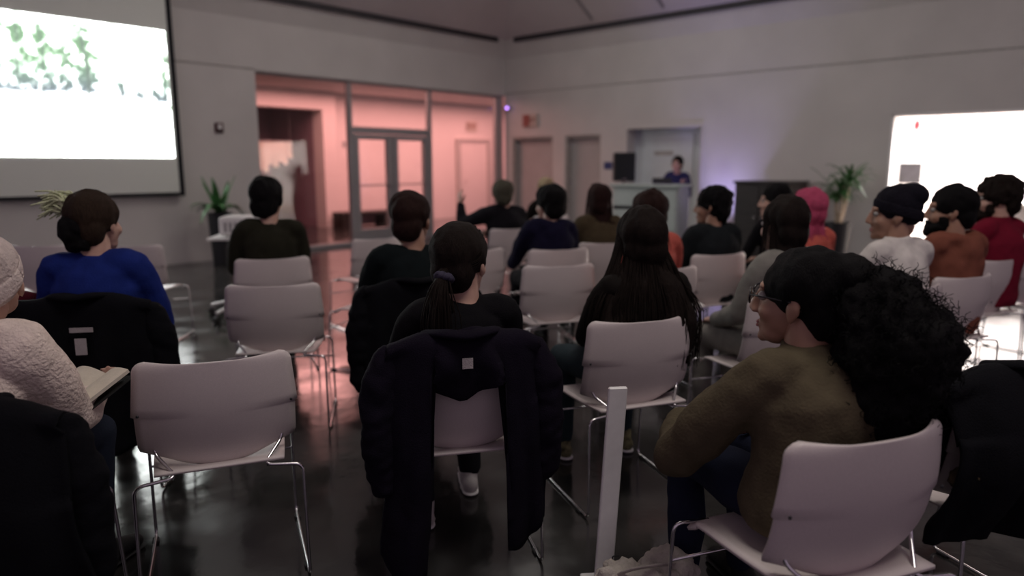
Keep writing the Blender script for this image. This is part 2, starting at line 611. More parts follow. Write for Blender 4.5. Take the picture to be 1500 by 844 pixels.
# ------------------------------------------------------------------ lobby behind the glass front
LB = 3.85
struct('floor_lobby', *box(-8.0, 6.0, 0.0, 7.0, -0.1, 0.0), 'floor')
struct('wall_lobby', *join(box(-8, -5.2, LB, LB + .2, 0, 3.1), box(-5.2, -2.2, LB, LB + .2, 2.68, 3.1), box(-2.2, 6, LB, LB + .2, 0, 3.1),
                           box(-8.1, -8, T, LB, 0, 3.1), box(5.9, 6, T, LB, 0, 3.1), box(-2.2, -1.85, LB - .22, LB, 0, 3.1), box(-8, -2.2, LB - .22, LB, 2.68, 3.1)), 'lobby_wall')
struct('wall_recess', *join(box(-5.3, -2.0, 6.0, 6.1, 0, 3.1), box(-5.3, -5.2, LB + .2, 6, 0, 3.1), box(-2.2, -2.1, LB + .2, 6, 0, 3.1)), 'lobby_dark')
struct('ceiling_lobby', *box(-8.1, 6, T, 6.1, 3.1, 3.2), 'lobby_wall')
# door and exit sign built in place of glass reflections; switch, bench, hanging paper work
d = struct('door_4', *box(2.25, 3.3, LB - .05, LB - .001, 0.0, 2.08, .004), 'lobby_wall')  # solid stand-in for a recessed door mirrored in the pane
obj('door_frame', *join(box(2.12, 2.25, LB - .09, LB - .001, 0, 2.16), box(3.3, 3.42, LB - .09, LB - .001, 0, 2.16), box(2.25, 3.3, LB - .09, LB - .001, 2.08, 2.16)), 'door', parent=d)
obj('handle', *tube([(2.35, LB - .1, 1.0), (2.48, LB - .1, 1.0)], .01, 8), 'chrome', parent=d)

# letters as strokes, for the exit signs
def text_mesh(txt, size, m, parent, loc, rot, name='lettering', extrude=0.003):
    cu = bpy.data.curves.new('txt', 'FONT')
    cu.body = txt
    cu.size = size
    cu.extrude = extrude
    cu.align_x = 'CENTER'
    cu.align_y = 'CENTER'
    t = bpy.data.objects.new('txt', cu)
    COL.objects.link(t)
    dg = bpy.context.evaluated_depsgraph_get()
    me = bpy.data.meshes.new_from_object(t.evaluated_get(dg))
    bpy.data.objects.remove(t)
    me.materials.clear()
    me.materials.append(M[m])
    o = bpy.data.objects.new(name, me)
    COL.objects.link(o)
    o.parent = parent
    o.location = loc
    o.rotation_euler = rot
    return o

s = empty('exit_sign', (2.72, LB - .045, 2.50)); tag(s, 'pink-red exit sign modelled in place of a reflection in the glass', 'exit sign')  # solid stand-in for the mirror image of the other sign
obj('housing', *box(-.19, .19, 0, .045, -.13, .13, .01), 'sign_white', parent=s)
text_mesh('EXIT', .19, 'red_sign', s, (0, -.004, 0), (PI / 2, 0, 0))
s = empty('exit_sign', (-0.045, -0.74, 2.36)); tag(s, 'dim red exit sign on the wall above the first recessed door', 'exit sign')
obj('housing', *box(0, .045, -.2, .2, -.13, .13, .01), 'sign_white', parent=s)
obj('side_face', *box(-.006, -.001, .005, .195, -.12, .12, .002), 'red_sign', parent=s)
text_mesh('EXIT', .15, 'red_sign', s, (-.008, -.02, 0), (PI / 2, 0, -PI / 2))
s = obj('light_switch', *join(box(-1.55, -1.45, LB - .012, LB - .001, 1.85, 1.99, .003), box(-1.515, -1.485, LB - .02, LB - .01, 1.89, 1.95, .003)), 'metal_frame')
tag(s, 'small dark switch plate on the pink lobby wall', 'switch')
b = empty('bench', (-1.35, 3.35, 0)); tag(b, 'low dark bench against the pink lobby wall behind the glass', 'bench')
obj('seat', *box(-.75, .75, -.22, .22, .28, .36, .01), 'wood_dark', parent=b)
obj('side_panel', *box(-.75, -.45, -.2, .2, 0, .28, .004), 'wood_dark', parent=b)
obj('side_panel', *box(.45, .75, -.2, .2, 0, .28, .004), 'wood_dark', parent=b)
obj('back_panel', *box(-.45, .45, .16, .2, 0.02, .28, .004), 'lobby_dark', parent=b)
h = empty('hanging_artwork', (-3.25, 4.15, 1.95)); tag(h, 'pale ragged-edged hanging paper work in the dark lobby recess', 'artwork')
obj('hanging_rail', *tube([(-.95, 0, .02), (.55, 0, .02)], .012, 8), 'metal_frame', parent=h)
hang = [-.75, -.72, -.78, -.74, -.7, -.62, -.66, -.5, -.56, -.44, -.5, -.36]
for i, z in enumerate(hang):
    x0 = -.93 + i * .122
    V, F = grid(4, 8, lambda u, v: (x0 + u * .125, -.02 + .018 * math.sin(3 * u + i) + .01 * math.sin(6 * v + i), v * (z + .03 * math.sin(9 * u + i * 2) * (v > .9))))
    obj('paper_strip', *thicken(V, F, .003), 'paper', parent=h)
for x in (-.9, .5):
    obj('cord', *tube([(x, 0, .02), (x, 0, .73)], .003, 5), 'metal_frame', parent=h)

# ------------------------------------------------------------------ glass front
wn = tag(empty('window_1', (0, 0, 0)), kind='structure')
YF0, YF1 = 0.06, 0.16
def fr(x0, x1, z0, z1, name='mullion', par=None):
    return obj(name, *box(x0, x1, YF0, YF1, z0, z1, .006), 'metal_frame', parent=par or wn)
fr(-5.74, -5.70, 0, 2.9); fr(-3.985, -3.905, 0, 2.9); fr(-2.13, -2.05, 0, 2.9); fr(-0.22, -0.10, 0, 2.9, 'corner_post')
fr(-0.10, 0.0, 0, 2.9, 'corner_filler')
fr(-5.70, -3.985, 0, .07, 'sill'); fr(-2.05, -.22, 0, .07, 'sill'); fr(-5.70, -3.985, 2.86, 2.9, 'head'); fr(-3.905, -2.13, 2.86, 2.9, 'head'); fr(-2.05, -.22, 2.86, 2.9, 'head')
fr(-3.905, -2.13, 2.0, 2.12, 'transom')
def pane(x0, x1, z0, z1, par):
    return obj('pane', *box(x0, x1, .10, .112, z0, z1), 'glass', parent=par)
pane(-5.70, -3.985, .07, 2.86, wn); pane(-3.905, -2.13, 2.12, 2.86, wn); pane(-2.05, -.22, .07, 2.86, wn)
for i, (a, b) in enumerate(((-3.90, -3.03), (-3.01, -2.135))):
    d = tag(empty('door_%d' % (5 + i), (0, 0, 0)), kind='structure')
    for x in ((a, a + .115), (b - .115, b)):
        fr(x[0], x[1], .01, 1.99, 'stile', d)
    fr(a + .115, b - .115, .01, .28, 'bottom_rail', d)
    fr(a + .115, b - .115, 1.90, 1.99, 'top_rail', d)
    pane(a + .115, b - .115, .28, 1.90, d)
    obj('push_bar', *join(tube([(a + .06, .02, 1.08), (b - .06, .02, 1.08)], .014, 8), tube([(a + .06, .02, 1.08), (a + .06, .07, 1.08)], .01, 6),
                          tube([(b - .06, .02, 1.08), (b - .06, .07, 1.08)], .01, 6)), 'metal_frame', parent=d)

# ------------------------------------------------------------------ projection screen
sc_ = empty('projection_screen', (-8.72, -0.11, 1.05))
tag(sc_, 'wide projection screen on the wall showing a snowy field below trees', 'screen')
SX0, SX1, SZ = -1.68, 1.68, 2.95
obj('cloth', *box(SX0, SX1, 0, .012, 0, SZ), 'screen_fabric', parent=sc_)
for nm, b in (('border', box(SX1 - .035, SX1 + .035, -.006, .02, -.05, SZ)), ('border', box(SX0 - .035, SX0 + .035, -.006, .02, -.05, SZ)),
              ('weight_bar', box(SX0 - .035, SX1 + .035, -.012, .026, -.045, .005, .006))):
    obj(nm, *b, 'black_felt', parent=sc_)
obj('roller_case', *box(SX0 - .12, SX1 + .12, -.05, .105, SZ, SZ + .16, .02), 'white_plastic', parent=sc_)
# picture: colours of the projected slide on a fine grid
IX0, IX1, IZ0, IZ1 = -1.60, 1.605, .50, 2.24
nu, nv = 460, 250
V, F = grid(nu, nv, lambda u, v: (IX0 + (IX1 - IX0) * u, -.004, IZ0 + (IZ1 - IZ0) * v))
U = np.tile(np.linspace(0, 1, nu), nv); Vv = np.repeat(np.linspace(0, 1, nv), nu)
P3 = np.stack([U * 3.2, Vv * 1.74, U * 0], 1)
colr = np.ones((nu * nv, 3)) * np.array([0.97, 1.0, 0.99])
gl = .455 + .012 * np.sin(U * 11) - .05 * np.clip(U - .6, 0, 1)
fol = fbm(P3, 26, 3) * .8 + .6 * fbm(P3, 70, 4)
dens = np.zeros(nu * nv); trunkm = np.zeros(nu * nv)
trees = [(.06, .05, 1), (.16, .06, 1), (.27, .05, 1), (.36, .06, 1), (.44, .06, 1), (.52, .07, 1), (.60, .05, .8), (.675, .07, 1), (.80, .022, .35), (.875, .03, .25), (.945, .03, .3), (.985, .02, .9)]
for k, (tx, tw, tall) in enumerate(trees):
    dx = np.abs(U - tx - .006 * np.sin(Vv * 12 + k))
    up = np.clip((gl + .54 * tall - Vv) / .08, 0, 1)
    cone = tw * (.55 + .6 * np.clip(1 - (Vv - gl) / .55, 0, 1))
    dens = np.maximum(dens, np.clip(1.25 - dx / cone, 0, 1) * up)
    trunkm = np.maximum(trunkm, np.clip(1 - dx / (.005 if k != 7 else .011), 0, 1) * up)
band = np.clip((Vv - gl) / .03, 0, 1)
amount = np.clip(fol * .42 + dens * 1.15 - .30, 0, 1) * band
amount = np.maximum(amount, np.clip((fbm(P3 * vnp((1, .25, 1)), 60, 8) - .3) * .6, 0, .8) * np.exp(-((Vv - gl - .06) / .06) ** 2) * band)
green = np.array([.040, .062, .040]); grey = np.array([.034, .038, .046])
low = np.clip(1 - (Vv - gl) / .24, 0, 1)
g = green[None] * (1 - low[:, None]) + grey[None] * low[:, None]
amount = amount[:, None]
colr = colr ** (1 - amount) * g ** amount
tm = (trunkm * np.clip((Vv - gl + .03) / .03, 0, 1) * (fol > -.9))[:, None] * .85
colr = colr ** (1 - tm) * np.array([.030, .036, .032]) ** tm
sh = (np.exp(-((Vv - .385 - .012 * np.sin(U * 14)) / .016) ** 2) * np.clip(fbm(P3, 34, 9) - .2, 0, 1) * (U > .72))[:, None]
colr = colr ** (1 - sh) * np.array([.045, .085, .045]) ** sh
pic = obj('projected_picture', V, F, 'picture', parent=sc_)
at = pic.data.color_attributes.new('picture', 'FLOAT_COLOR', 'POINT')
at.data.foreach_set('color', np.hstack([colr, np.ones((len(colr), 1))]).ravel())

# ------------------------------------------------------------------ things on the walls
a = empty('fire_alarm', (-6.38, -0.035, 2.0)); tag(a, 'small dark alarm box on the pale wall beside the screen', 'alarm')
obj('housing', *box(-.065, .065, 0, .034, -.075, .075, .008), 'alarm', parent=a)
obj('strobe', *box(-.03, .03, -.012, 0, -.02, .05, .004), 'white_plastic', parent=a)
obj('grille', *box(-.045, .045, -.004, 0, -.06, -.03, .002), 'black_plastic', parent=a)
a = obj('room_sign', *join(box(-.012, -.001, -2.81, -2.62, 1.36, 1.5, .003), box(-.018, -.012, -2.79, -2.64, 1.45, 1.48, .002)), 'blue_sign')
tag(a, 'small blue plaque on the wall between door and alcove', 'sign')
a = empty('security_camera', (-.05, -.12, 2.66)); tag(a, 'small camera with purple light high in the room corner', 'camera')
obj('bracket', *tube([(.05, 0, .03), (0, 0, .03), (0, 0, 0)], .015, 8), 'white_plastic', parent=a)
obj('dome', *ell((-.01, 0, -.02), (.05, .05, .045)), 'black_plastic', parent=a, smooth=True)
obj('led', *ell((-.045, -.02, -.02), (.03, .035, .03)), 'purple_led', parent=a, smooth=True)
# in the gallery
a = empty('picture_frame', (4.46, -6.9, 1.28)); tag(a, 'small dark framed picture on the bright gallery wall', 'picture')
obj('frame', *join(box(0, .03, -.2, .2, .17, .2), box(0, .03, -.2, .2, -.2, -.17), box(0, .03, -.2, -.17, -.17, .17), box(0, .03, .17, .2, -.17, .17)), 'black_plastic', parent=a)
obj('print', *box(.012, .025, -.17, .17, -.17, .17), mat('dark_print', (.012, .01, .014), .6, nscale=9, namt=.6), parent=a)
a = empty('wall_ornament', (4.46, -6.95, 2.22)); tag(a, 'small red ornament on the bright gallery wall', 'ornament')
rm = mat('ornament_red', (.16, .008, .02), .5, nscale=10)
obj('drop', *ell((0, 0, 0), (.02, .055, .10)), rm, parent=a, smooth=True)
obj('tail', *tube([(0, 0, -.09), (.0, -.03, -.17), (0, .04, -.22)], [.014, .012, .004], 8), rm, parent=a, smooth=True)
a = empty('pedestal', (1.1, -9.02, 0)); tag(a, 'grey waist-high counter with white top inside the bright opening', 'counter')
obj('body', *box(-.3, .3, -.9, .45, 0, .86, .01), mat('counter_grey', (.33, .31, .32), .6, nscale=4, namt=.06), parent=a)
obj('counter_top', *box(-.34, .34, -.94, .49, .86, .91, .008), 'white_plastic', parent=a)

# ------------------------------------------------------------------ lectern, speaker, laptop, added violet lamp, cabinet
LX, LY = -1.5, -4.55
l = empty('lectern', (LX, LY, 0), R(12)); tag(l, 'wide pale lectern in front of the alcove', 'lectern')
lm = mat('lectern_laminate', (.46, .52, .49), .5, nscale=5, namt=.05)
obj('body', *box(-.28, .30, -.58, .50, 0, 1.10, .01), lm, parent=l)
obj('panel', *box(-.305, -.282, -.10, .47, .80, 1.06, .006), lm, parent=l)
obj('panel', *box(-.305, -.282, -.10, .47, .42, .74, .006), lm, parent=l)
obj('panel', *box(-.305, -.282, -.56, -.14, .42, 1.06, .006), lm, parent=l)
obj('base', *box(-.32, .32, -.60, .52, 0, .10, .006), 'black_plastic', parent=l)
obj('joint', *box(-.296, -.281, -.56, .48, .745, .795), 'black_plastic', parent=l)
obj('joint', *box(-.296, -.281, -.135, -.105, .42, 1.06), 'black_plastic', parent=l)
obj('top', *box(-.34, .34, -.64, .54, 1.10, 1.14, .008), lm, parent=l)
lp = empty('laptop', place(0, 0), 0); lp.location = (LX + .12, LY - .18, 1.14); lp.rotation_euler = (0, 0, R(12))
tag(lp, 'open laptop glowing purple on the lectern', 'laptop')
obj('keyboard', *box(-.02, .20, -.16, .16, .0, .016, .004), 'black_plastic', parent=lp)
V, F = box(-.03, -.022, -.16, .16, .016, .10, .002)
obj('lid', V, F, 'black_plastic', parent=lp)
obj('display', *box(-.0219, -.020, -.145, .145, .025, .092), mat('laptop_display', (.02, .02, .02), .3, nscale=5, emit=(.62, .35, 1.0), estr=4), parent=lp)

def loudspeaker(p, rz, label):
    s = empty('loudspeaker', p, rz); tag(s, label, 'speaker')
    obj('cabinet', *box(-.18, .18, -.16, .16, .0, .48, .02), 'black_plastic', parent=s)
    obj('grille', *box(-.165, .165, -.172, -.16, .015, .465, .006), 'black_felt', parent=s)
    obj('badge', *box(-.03, .03, -.176, -.172, .03, .045), 'chrome', parent=s)
    return s
SPX, SPY = -1.2, -3.87
st = empty('speaker_stand', (SPX, SPY, 0), turn(0)); tag(st, 'black tripod stand under the loudspeaker', 'stand')
obj('pole', *tube([(0, 0, .1), (0, 0, 1.17)], .018, 10), 'black_plastic', parent=st)
obj('collar', *lathe([(.03, .62), (.035, .64), (.035, .70), (.03, .72)], 12), 'black_plastic', parent=st)
for k in range(3):
    q = 2 * PI * k / 3
    obj('leg', *tube([(0.02 * math.cos(q), .02 * math.sin(q), .62), (.42 * math.cos(q), .42 * math.sin(q), .02)], .011, 8), 'black_plastic', parent=st)
loudspeaker((SPX, SPY, 1.17), turn(-4), 'black box loudspeaker on a stand beside the alcove')

cb = empty('media_cabinet', (-.62, -5.8, 0), 0); tag(cb, 'tall dark cabinet against the wall between lectern and potted tree', 'cabinet')
obj('body', *box(-.3, .55, -.75, .05, 0.05, 1.16, .01), 'wood_dark', parent=cb)
obj('top', *box(-.33, .57, -.78, .08, 1.16, 1.20, .008), 'wood_dark', parent=cb)
obj('plinth', *box(-.27, .53, -.7, .0, 0, .05), 'black_plastic', parent=cb)
for y0 in (-.73, -.345):
    dr = obj('door', *box(-.325, -.302, y0, y0 + .375, .08, 1.13, .006), 'wood_dark', parent=cb)
    obj('knob', *ell((-.34, y0 + (.33 if y0 < -.5 else .045), .65), .016), 'chrome', parent=dr, smooth=True)
# unseen floor lamp, added to make the violet glow on the wall
ul = empty('added_uplight', (-.42, -5.12, 0)); tag(ul, 'small unseen floor lamp added for the violet glow on the wall', 'lamp')
obj('housing', *lathe([(.09, 0), (.09, .14), (.075, .15)], 16), 'black_plastic', parent=ul)
obj('lens', *lathe([(.07, .148), (.07, .152)], 16), mat('added_uplight_lens', (.3, .3, .5), .2, nscale=5, emit=(.55, .45, 1.0), estr=3.0), parent=ul)
ld = bpy.data.lights.new('added_uplight_lamp', 'SPOT'); ld.energy = 42; ld.color = (.52, .45, 1.0); ld.spot_size = R(75); ld.spot_blend = 1.0; ld.shadow_soft_size = .08  # added spot that makes the violet glow
lo = bpy.data.objects.new('added_uplight_lamp', ld); COL.objects.link(lo); lo.location = (-.42, -5.12, .18)
lo.rotation_euler = Vector((-.30, .04, -1.0)).to_track_quat('Z', 'Y').to_euler()

# ------------------------------------------------------------------ potted plants
def leaf_mesh(L, wd, droop, lift, seed):
    g = random.Random(seed)
    def fn(u, v):
        x = (u - .5) * wd * math.sin(PI * min(.98, v * .86 + .14)) ** .8
        r = L * v
        z = lift * L * v - droop * L * v * v + abs(u - .5) * .25 * wd
        return (x, r * (1 - .2 * droop * v), z)
    V, F = grid(5, 9, fn)
    return thicken(V, F, .002)
def plant(name, loc, label, hp, rp, leaves, trunk=None):
    p = empty(name, loc); tag(p, label, 'plant')
    obj('planter', *lathe([(rp * .72, 0), (rp * .74, .01), (rp, hp), (rp * .92, hp), (rp * .9, hp - .05)], 24), 'black_plastic', parent=p)
    obj('soil', *lathe([(rp * .9, hp - .06), (rp * .88, hp - .04)], 20), 'soil', parent=p)
    if trunk:
        for (x, y, h) in trunk:
            obj('trunk', *tube(catmull([(x * .3, y * .3, hp - .05), (x * .8, y * .8, hp + h * .5), (x, y, hp + h)], 4), [.03, .024, .02], 8), 'trunk', parent=p, smooth=True)
    for i, (x, y, z, L, wd, droop, lift, az) in enumerate(leaves):
        V, F = leaf_mesh(L, wd, droop, lift, i)
        o = obj('leaf', V, F, 'leaf', parent=p, smooth=True, loc=(x, y, z), rot=(0, 0, az))
    return p
g = random.Random(5)
lv = []
for i in range(20):
    az = i * 2.39
    hi = i % 3 == 0
    lv.append((.03 * math.cos(az), .03 * math.sin(az), .75, g.uniform(.20, .27) if hi else g.uniform(.44, .50), g.uniform(.07, .10), g.uniform(.1, .3) if hi else g.uniform(.8, 1.1), g.uniform(1.6, 2.4) if hi else g.uniform(.8, 1.1), az))
plant('potted_plant', (-6.72, -0.55, 0), 'broad-leaved plant in a tall black pot by the screen wall', .76, .17, lv)
lv = []
tr = [(0.02, .05, .42), (-.08, -.07, .55), (.07, -.1, .68)]
for (x, y, h) in tr:
    for i in range(24):
        az = i * 2.39 + x * 20
        lv.append((x, y, .6 + h - .16 * (i / 24), g.uniform(.28, .46), g.uniform(.04, .055), g.uniform(.5, 1.2), g.uniform(.4, 1.5), az))
plant('potted_tree', (-.62, -7.22, 0), 'leafy potted tree in a black planter left of the bright opening', .62, .20, lv, tr)

# ------------------------------------------------------------------ projector on a rolling stand
pj = empty('rolling_stand', place(-2.55, 6.75), turn(8)); tag(pj, 'rolling stand with tilted shelf and castors carrying the projector', 'stand')
obj('shelf', *box(-.30, .27, -.22, .22, .755, .78, .006), 'white_plastic', parent=pj)
obj('pole', *tube([(0, 0, .16), (0, 0, .755)], .025, 12), 'chrome', parent=pj)
obj('hub', *lathe([(.05, .12), (.055, .14), (.055, .20), (.035, .24)], 16), 'chrome', parent=pj)
for k in range(5):
    q = 2 * PI * k / 5 + .97 + PI / 5
    dx, dy = math.cos(q), math.sin(q)
    lg = obj('leg', *tube([(0.04 * dx, .04 * dy, .18), (.40 * dx, .40 * dy, .095)], [(.026, .02), (.018, .014)], 8), 'white_plastic', parent=pj)
    obj('castor', *tube([(.40 * dx - .02 * dy, .40 * dy + .02 * dx, .032), (.40 * dx + .02 * dy, .40 * dy - .02 * dx, .032)], .032, 14), 'rubber', parent=lg)
    obj('castor_stem', *tube([(.40 * dx, .40 * dy, .06), (.40 * dx, .40 * dy, .10)], .01, 8), 'chrome', parent=lg)
p = pj.location
pr = empty('projector', (p.x, p.y, .78), turn(8)); tag(pr, 'white box-shaped projector on the rolling stand', 'projector')
obj('body', *box(-.20, .24, -.16, .18, .015, .19, .02), 'white_plastic', parent=pr)
obj('lens', *tube([(.1, .17, .10), (.1, .215, .10)], .04, 16), 'black_plastic', parent=pr)
for k in range(6):
    obj('vent_slat', *box(-.15 + k * .045, -.125 + k * .045, -.164, -.16, .05, .14), 'metal_frame', parent=pr)
for x in (-.17, .21):
    obj('foot', *lathe([(.015, 0), (.015, .016)], 10, (x, 0, 0)), 'rubber', parent=pr)
bx_ = empty('cardboard_box', tuple(p + RT * .15 - FW * .17 + Vector((0, 0, .78)) - Vector((0, 0, 0))), turn(14)); tag(bx_, 'small brown cardboard box beside the projector', 'box')
bx_.location.z = .78
obj('body', *box(-.07, .07, -.03, .03, 0, .075, .002), 'brown_card', parent=bx_)
obj('tape', *box(-.012, .012, -.0305, .0305, .074, .0765), 'paper', parent=bx_)

# ------------------------------------------------------------------ stacking chair
ZB0, ZB1 = .440, .815


def shell_half(t):
    """half width of the backrest shell at height fraction t"""
    if t < .16:
        return .195 + .058 * math.sin(PI / 2 * t / .16)
    if t < .52:
        return .253
    if t < .90:
        return .262 - .014 * (t - .52) / .38
    q = (t - .90) / .10
    return .248 - .040 * (1 - math.sqrt(max(0, 1 - q * q)))


def make_chair():
    root = empty('stacking_chair', (0, 0, 0))
    ts = sorted(set([0, .02, .05, .08, .12, .2, .3, .4, .5, .515, .525, .6, .7, .8, .88, .92, .95, .975, .99, 1.0]))
    def bfn(u, v):
        i = int(round(v * (len(ts) - 1)))
        t = ts[i]
        s = (u - .5) * 2
        hw = shell_half(t)
        x = s * hw
        wrap = .060 * abs(s) ** 2.4
        y = -.205 - .055 * t - .018 * math.sin(PI * t) + wrap + .012 * (1 - t) ** 3
        z = ZB0 + (ZB1 - ZB0) * t + .008 * s * s * (t > .9) - .0 
        if t < .35:
            z += .040 * s * s * (1 - t / .35) ** 2
        return (x, y, z)
    V, F = thicken(*grid(21, len(ts), bfn), .009)
    bk = obj('backrest', V, F, 'plastic', parent=root, smooth=True)
    for s in (-1, 1):
        obj('screw', *ell((s * .238, -.2225, .648), (.005, .004, .005), 8, 6), 'black_plastic', parent=bk)
    def sfn(u, v):
        s = (u - .5) * 2
        hw = .225 * (1 - .10 * (1 - v) ** 2)
        q = abs(s) ** 8
        z = .445 - .018 * (1 - s * s) * math.sin(PI * min(1, v * 1.05)) - .035 * max(0, v - .82) ** 1.5 / .076 * 1.0 + .012 * (1 - v) ** 3
        y = -.255 + .48 * v
        if v > .9: y -= .03 * q
        return (s * hw, y, z)
    V, F = thicken(*grid(15, 14, sfn), .010)
    obj('seat', V, F, 'plastic', parent=root, smooth=True)
    rr = .0058
    for s in (-1, 1):
        path = rounded([(s * .205, -.165, .60), (s * .205, -.175, .50), (s * .135, -.258, .438), (s * .262, -.272, .428), (s * .266, -.285, .010), (s * .266, .235, .010),
                        (s * .262, .205, .422), (s * .16, .19, .424)], .03, 5)
        obj('leg_frame', *tube(path, rr, 8), 'chrome', parent=root, smooth=True)
        obj('seat_rail', *tube([(s * .150, -.24, .427), (s * .16, .19, .425)], rr, 8), 'chrome', parent=root, smooth=True)
        for y in (-.2, .19):
            obj('glide', *box(s * .266 - .012, s * .266 + .012, y - .02, y + .02, 0.0, .012, .003), 'rubber', parent=root)
    obj('cross_bar', *tube([(-.262, .215, .30), (.262, .215, .30)], .005, 8), 'chrome', parent=root, smooth=True)
    obj('cross_bar', *tube([(-.16, -.05, .425), (.16, -.05, .425)], .005, 8), 'chrome', parent=root, smooth=True)
    return root


chair0 = make_chair()
_first = [True]


def chair(r, f, deg, label, back=True):
    """r, f: the middle of the top of the backrest"""
    o = chair0 if _first[0] else copy_tree(chair0)
    _first[0] = False
    a = R(deg)
    if back:
        r += -.27 * math.sin(a); f += .27 * math.cos(a)
    o.location = place(r, f)
    o.rotation_euler = (0, 0, turn(deg))
    tag(o, label, 'chair', 'cream plastic stacking chairs of the audience')
    return r, f, deg


# ------------------------------------------------------------------ people
def skin(n, c):
    return mat('skin_' + n, c, .5, nscale=14, namt=.10, bump=.05, bscale=220)
M['skin_light'] = skin('light', (.50, .30, .23))
M['skin_mid'] = skin('mid', (.33, .18, .12))
M['skin_dark'] = skin('dark', (.12, .06, .04))


def cloth(n, c, rough=.9, b=.35, bs=220, amt=.12, ns=18):
    M[n] = mat(n, c, rough, nscale=ns, namt=amt, bump=b, bscale=bs, sheen=.0, spec=.12)
    return n


def hairm(n, c):
    M[n] = mat(n, c, .75, nscale=40, namt=.35, bump=.5, bscale=60, stretch=(6, 6, .6), spec=.12)
    return n


cloth('cream_fleece', (.72, .60, .54), b=.9, bs=90)
cloth('blue_knit', (.010, .022, .150), bs=160)
cloth('olive_knit', (.020, .019, .012))
cloth('black_cotton', (.005, .0045, .006))
cloth('black_teal', (.005, .008, .009))
cloth('dark_fur', (.010, .009, .012), b=.9, bs=80)
cloth('navy_hoodie', (.008, .007, .024))
cloth('tan_fleece', (.070, .052, .030), b=.9, bs=70)
cloth('coral_top', (.50, .11, .085))
cloth('dark_brown_top', (.010, .008, .007))
cloth('charcoal_jacket', (.012, .015, .017))
cloth('grey_sweater', (.20, .19, .17))
cloth('white_shirt', (.60, .56, .53), b=.2)
cloth('rust_hoodie', (.20, .068, .045))
cloth('red_sweater', (.17, .008, .024))
cloth('olive_jacket', (.085, .068, .042), b=.3, bs=120)
cloth('navy_top', (.03, .03, .08))
cloth('denim', (.012, .015, .032), b=.2)
cloth('dark_denim', (.014, .018, .032), b=.2)
cloth('denim_teal', (.022, .034, .040), b=.2)
cloth('dark_trousers', (.012, .012, .015), b=.2)
cloth('grey_trousers', (.20, .19, .17), b=.2)
cloth('purple_coat', (.006, .004, .010))
cloth('black_coat', (.0028, .0028, .0045))
cloth('wine_coat', (.07, .007, .014))
cloth('cream_fur', (.42, .38, .34), b=1.0, bs=60)
cloth('white_shoe', (.55, .52, .50), .6)
cloth('dark_shoe', (.02, .02, .02), .6)
cloth('patterned_shoe', (.16, .15, .08), .6, amt=.7, ns=40)
cloth('beanie', (.008, .007, .012), b=.8, bs=110)
cloth('cream_beanie', (.62, .52, .49), b=.8, bs=110)
cloth('scrunchie', (.05, .045, .07))
cloth('label_patch', (.42, .38, .38))
hairm('black_hair', (.0035, .003, .0035))
hairm('dark_brown_hair', (.011, .007, .0055))
hairm('brown_hair', (.028, .017, .011))
hairm('auburn_hair', (.022, .010, .008))
hairm('reddish_hair', (.022, .009, .008))
hairm('blond_hair', (.35, .27, .17))
hairm('ash_hair', (.075, .07, .05))
hairm('pink_hair', (.45, .07, .14))
hairm('pale_tuft', (.62, .66, .42))


def head_prims():
    """head in its own frame: centre of the skull at the origin, looking along +y"""
    P = [ell((0, -.018, .030), (.076, .096, .090)), ell((0, .030, -.030), (.062, .064, .085)),
         ell((0, .044, -.088), (.046, .044, .034)), ell((0, .078, -.106), (.020, .016, .016)),
         ell((.034, .060, -.034), (.028, .028, .028)), ell((-.034, .060, -.034), (.028, .028, .028)),
         ell((0, .080, .030), (.050, .016, .014)), ell((0, .086, -.074), (.022, .010, .012)),
         tube([(0, .092, .020), (0, .103, -.008), (0, .110, -.032)], [.008, .010, .013], 8, round_cap=True),
         ell((.012, .104, -.040), (.009, .010, .008)), ell((-.012, .104, -.040), (.009, .010, .008)),
         ell((.079, -.008, -.012), (.010, .020, .031), rot=(0.15, 0, 0.35)), ell((-.079, -.008, -.012), (.010, .020, .031), rot=(0.15, 0, -0.35)),
         ell((.076, -.004, -.036), (.009, .011, .013)), ell((-.076, -.004, -.036), (.009, .011, .013)),
         ell((0, -.055, -.050), (.058, .045, .060))]
    return join(*P)


_head_cache = {}


def head_mesh(voxel):
    if voxel not in _head_cache:
        V, F = remesh(*head_prims(), voxel, 3)
        # eye sockets pressed in
        for s in (-1, 1):
            d = np.linalg.norm((V - vnp((s * .031, .092, .006))) / vnp((.020, .03, .014)), axis=1)
            V[:, 1] -= .010 * np.clip(1 - d, 0, 1) ** .7
        _head_cache[voxel] = (V, F)
    return _head_cache[voxel]


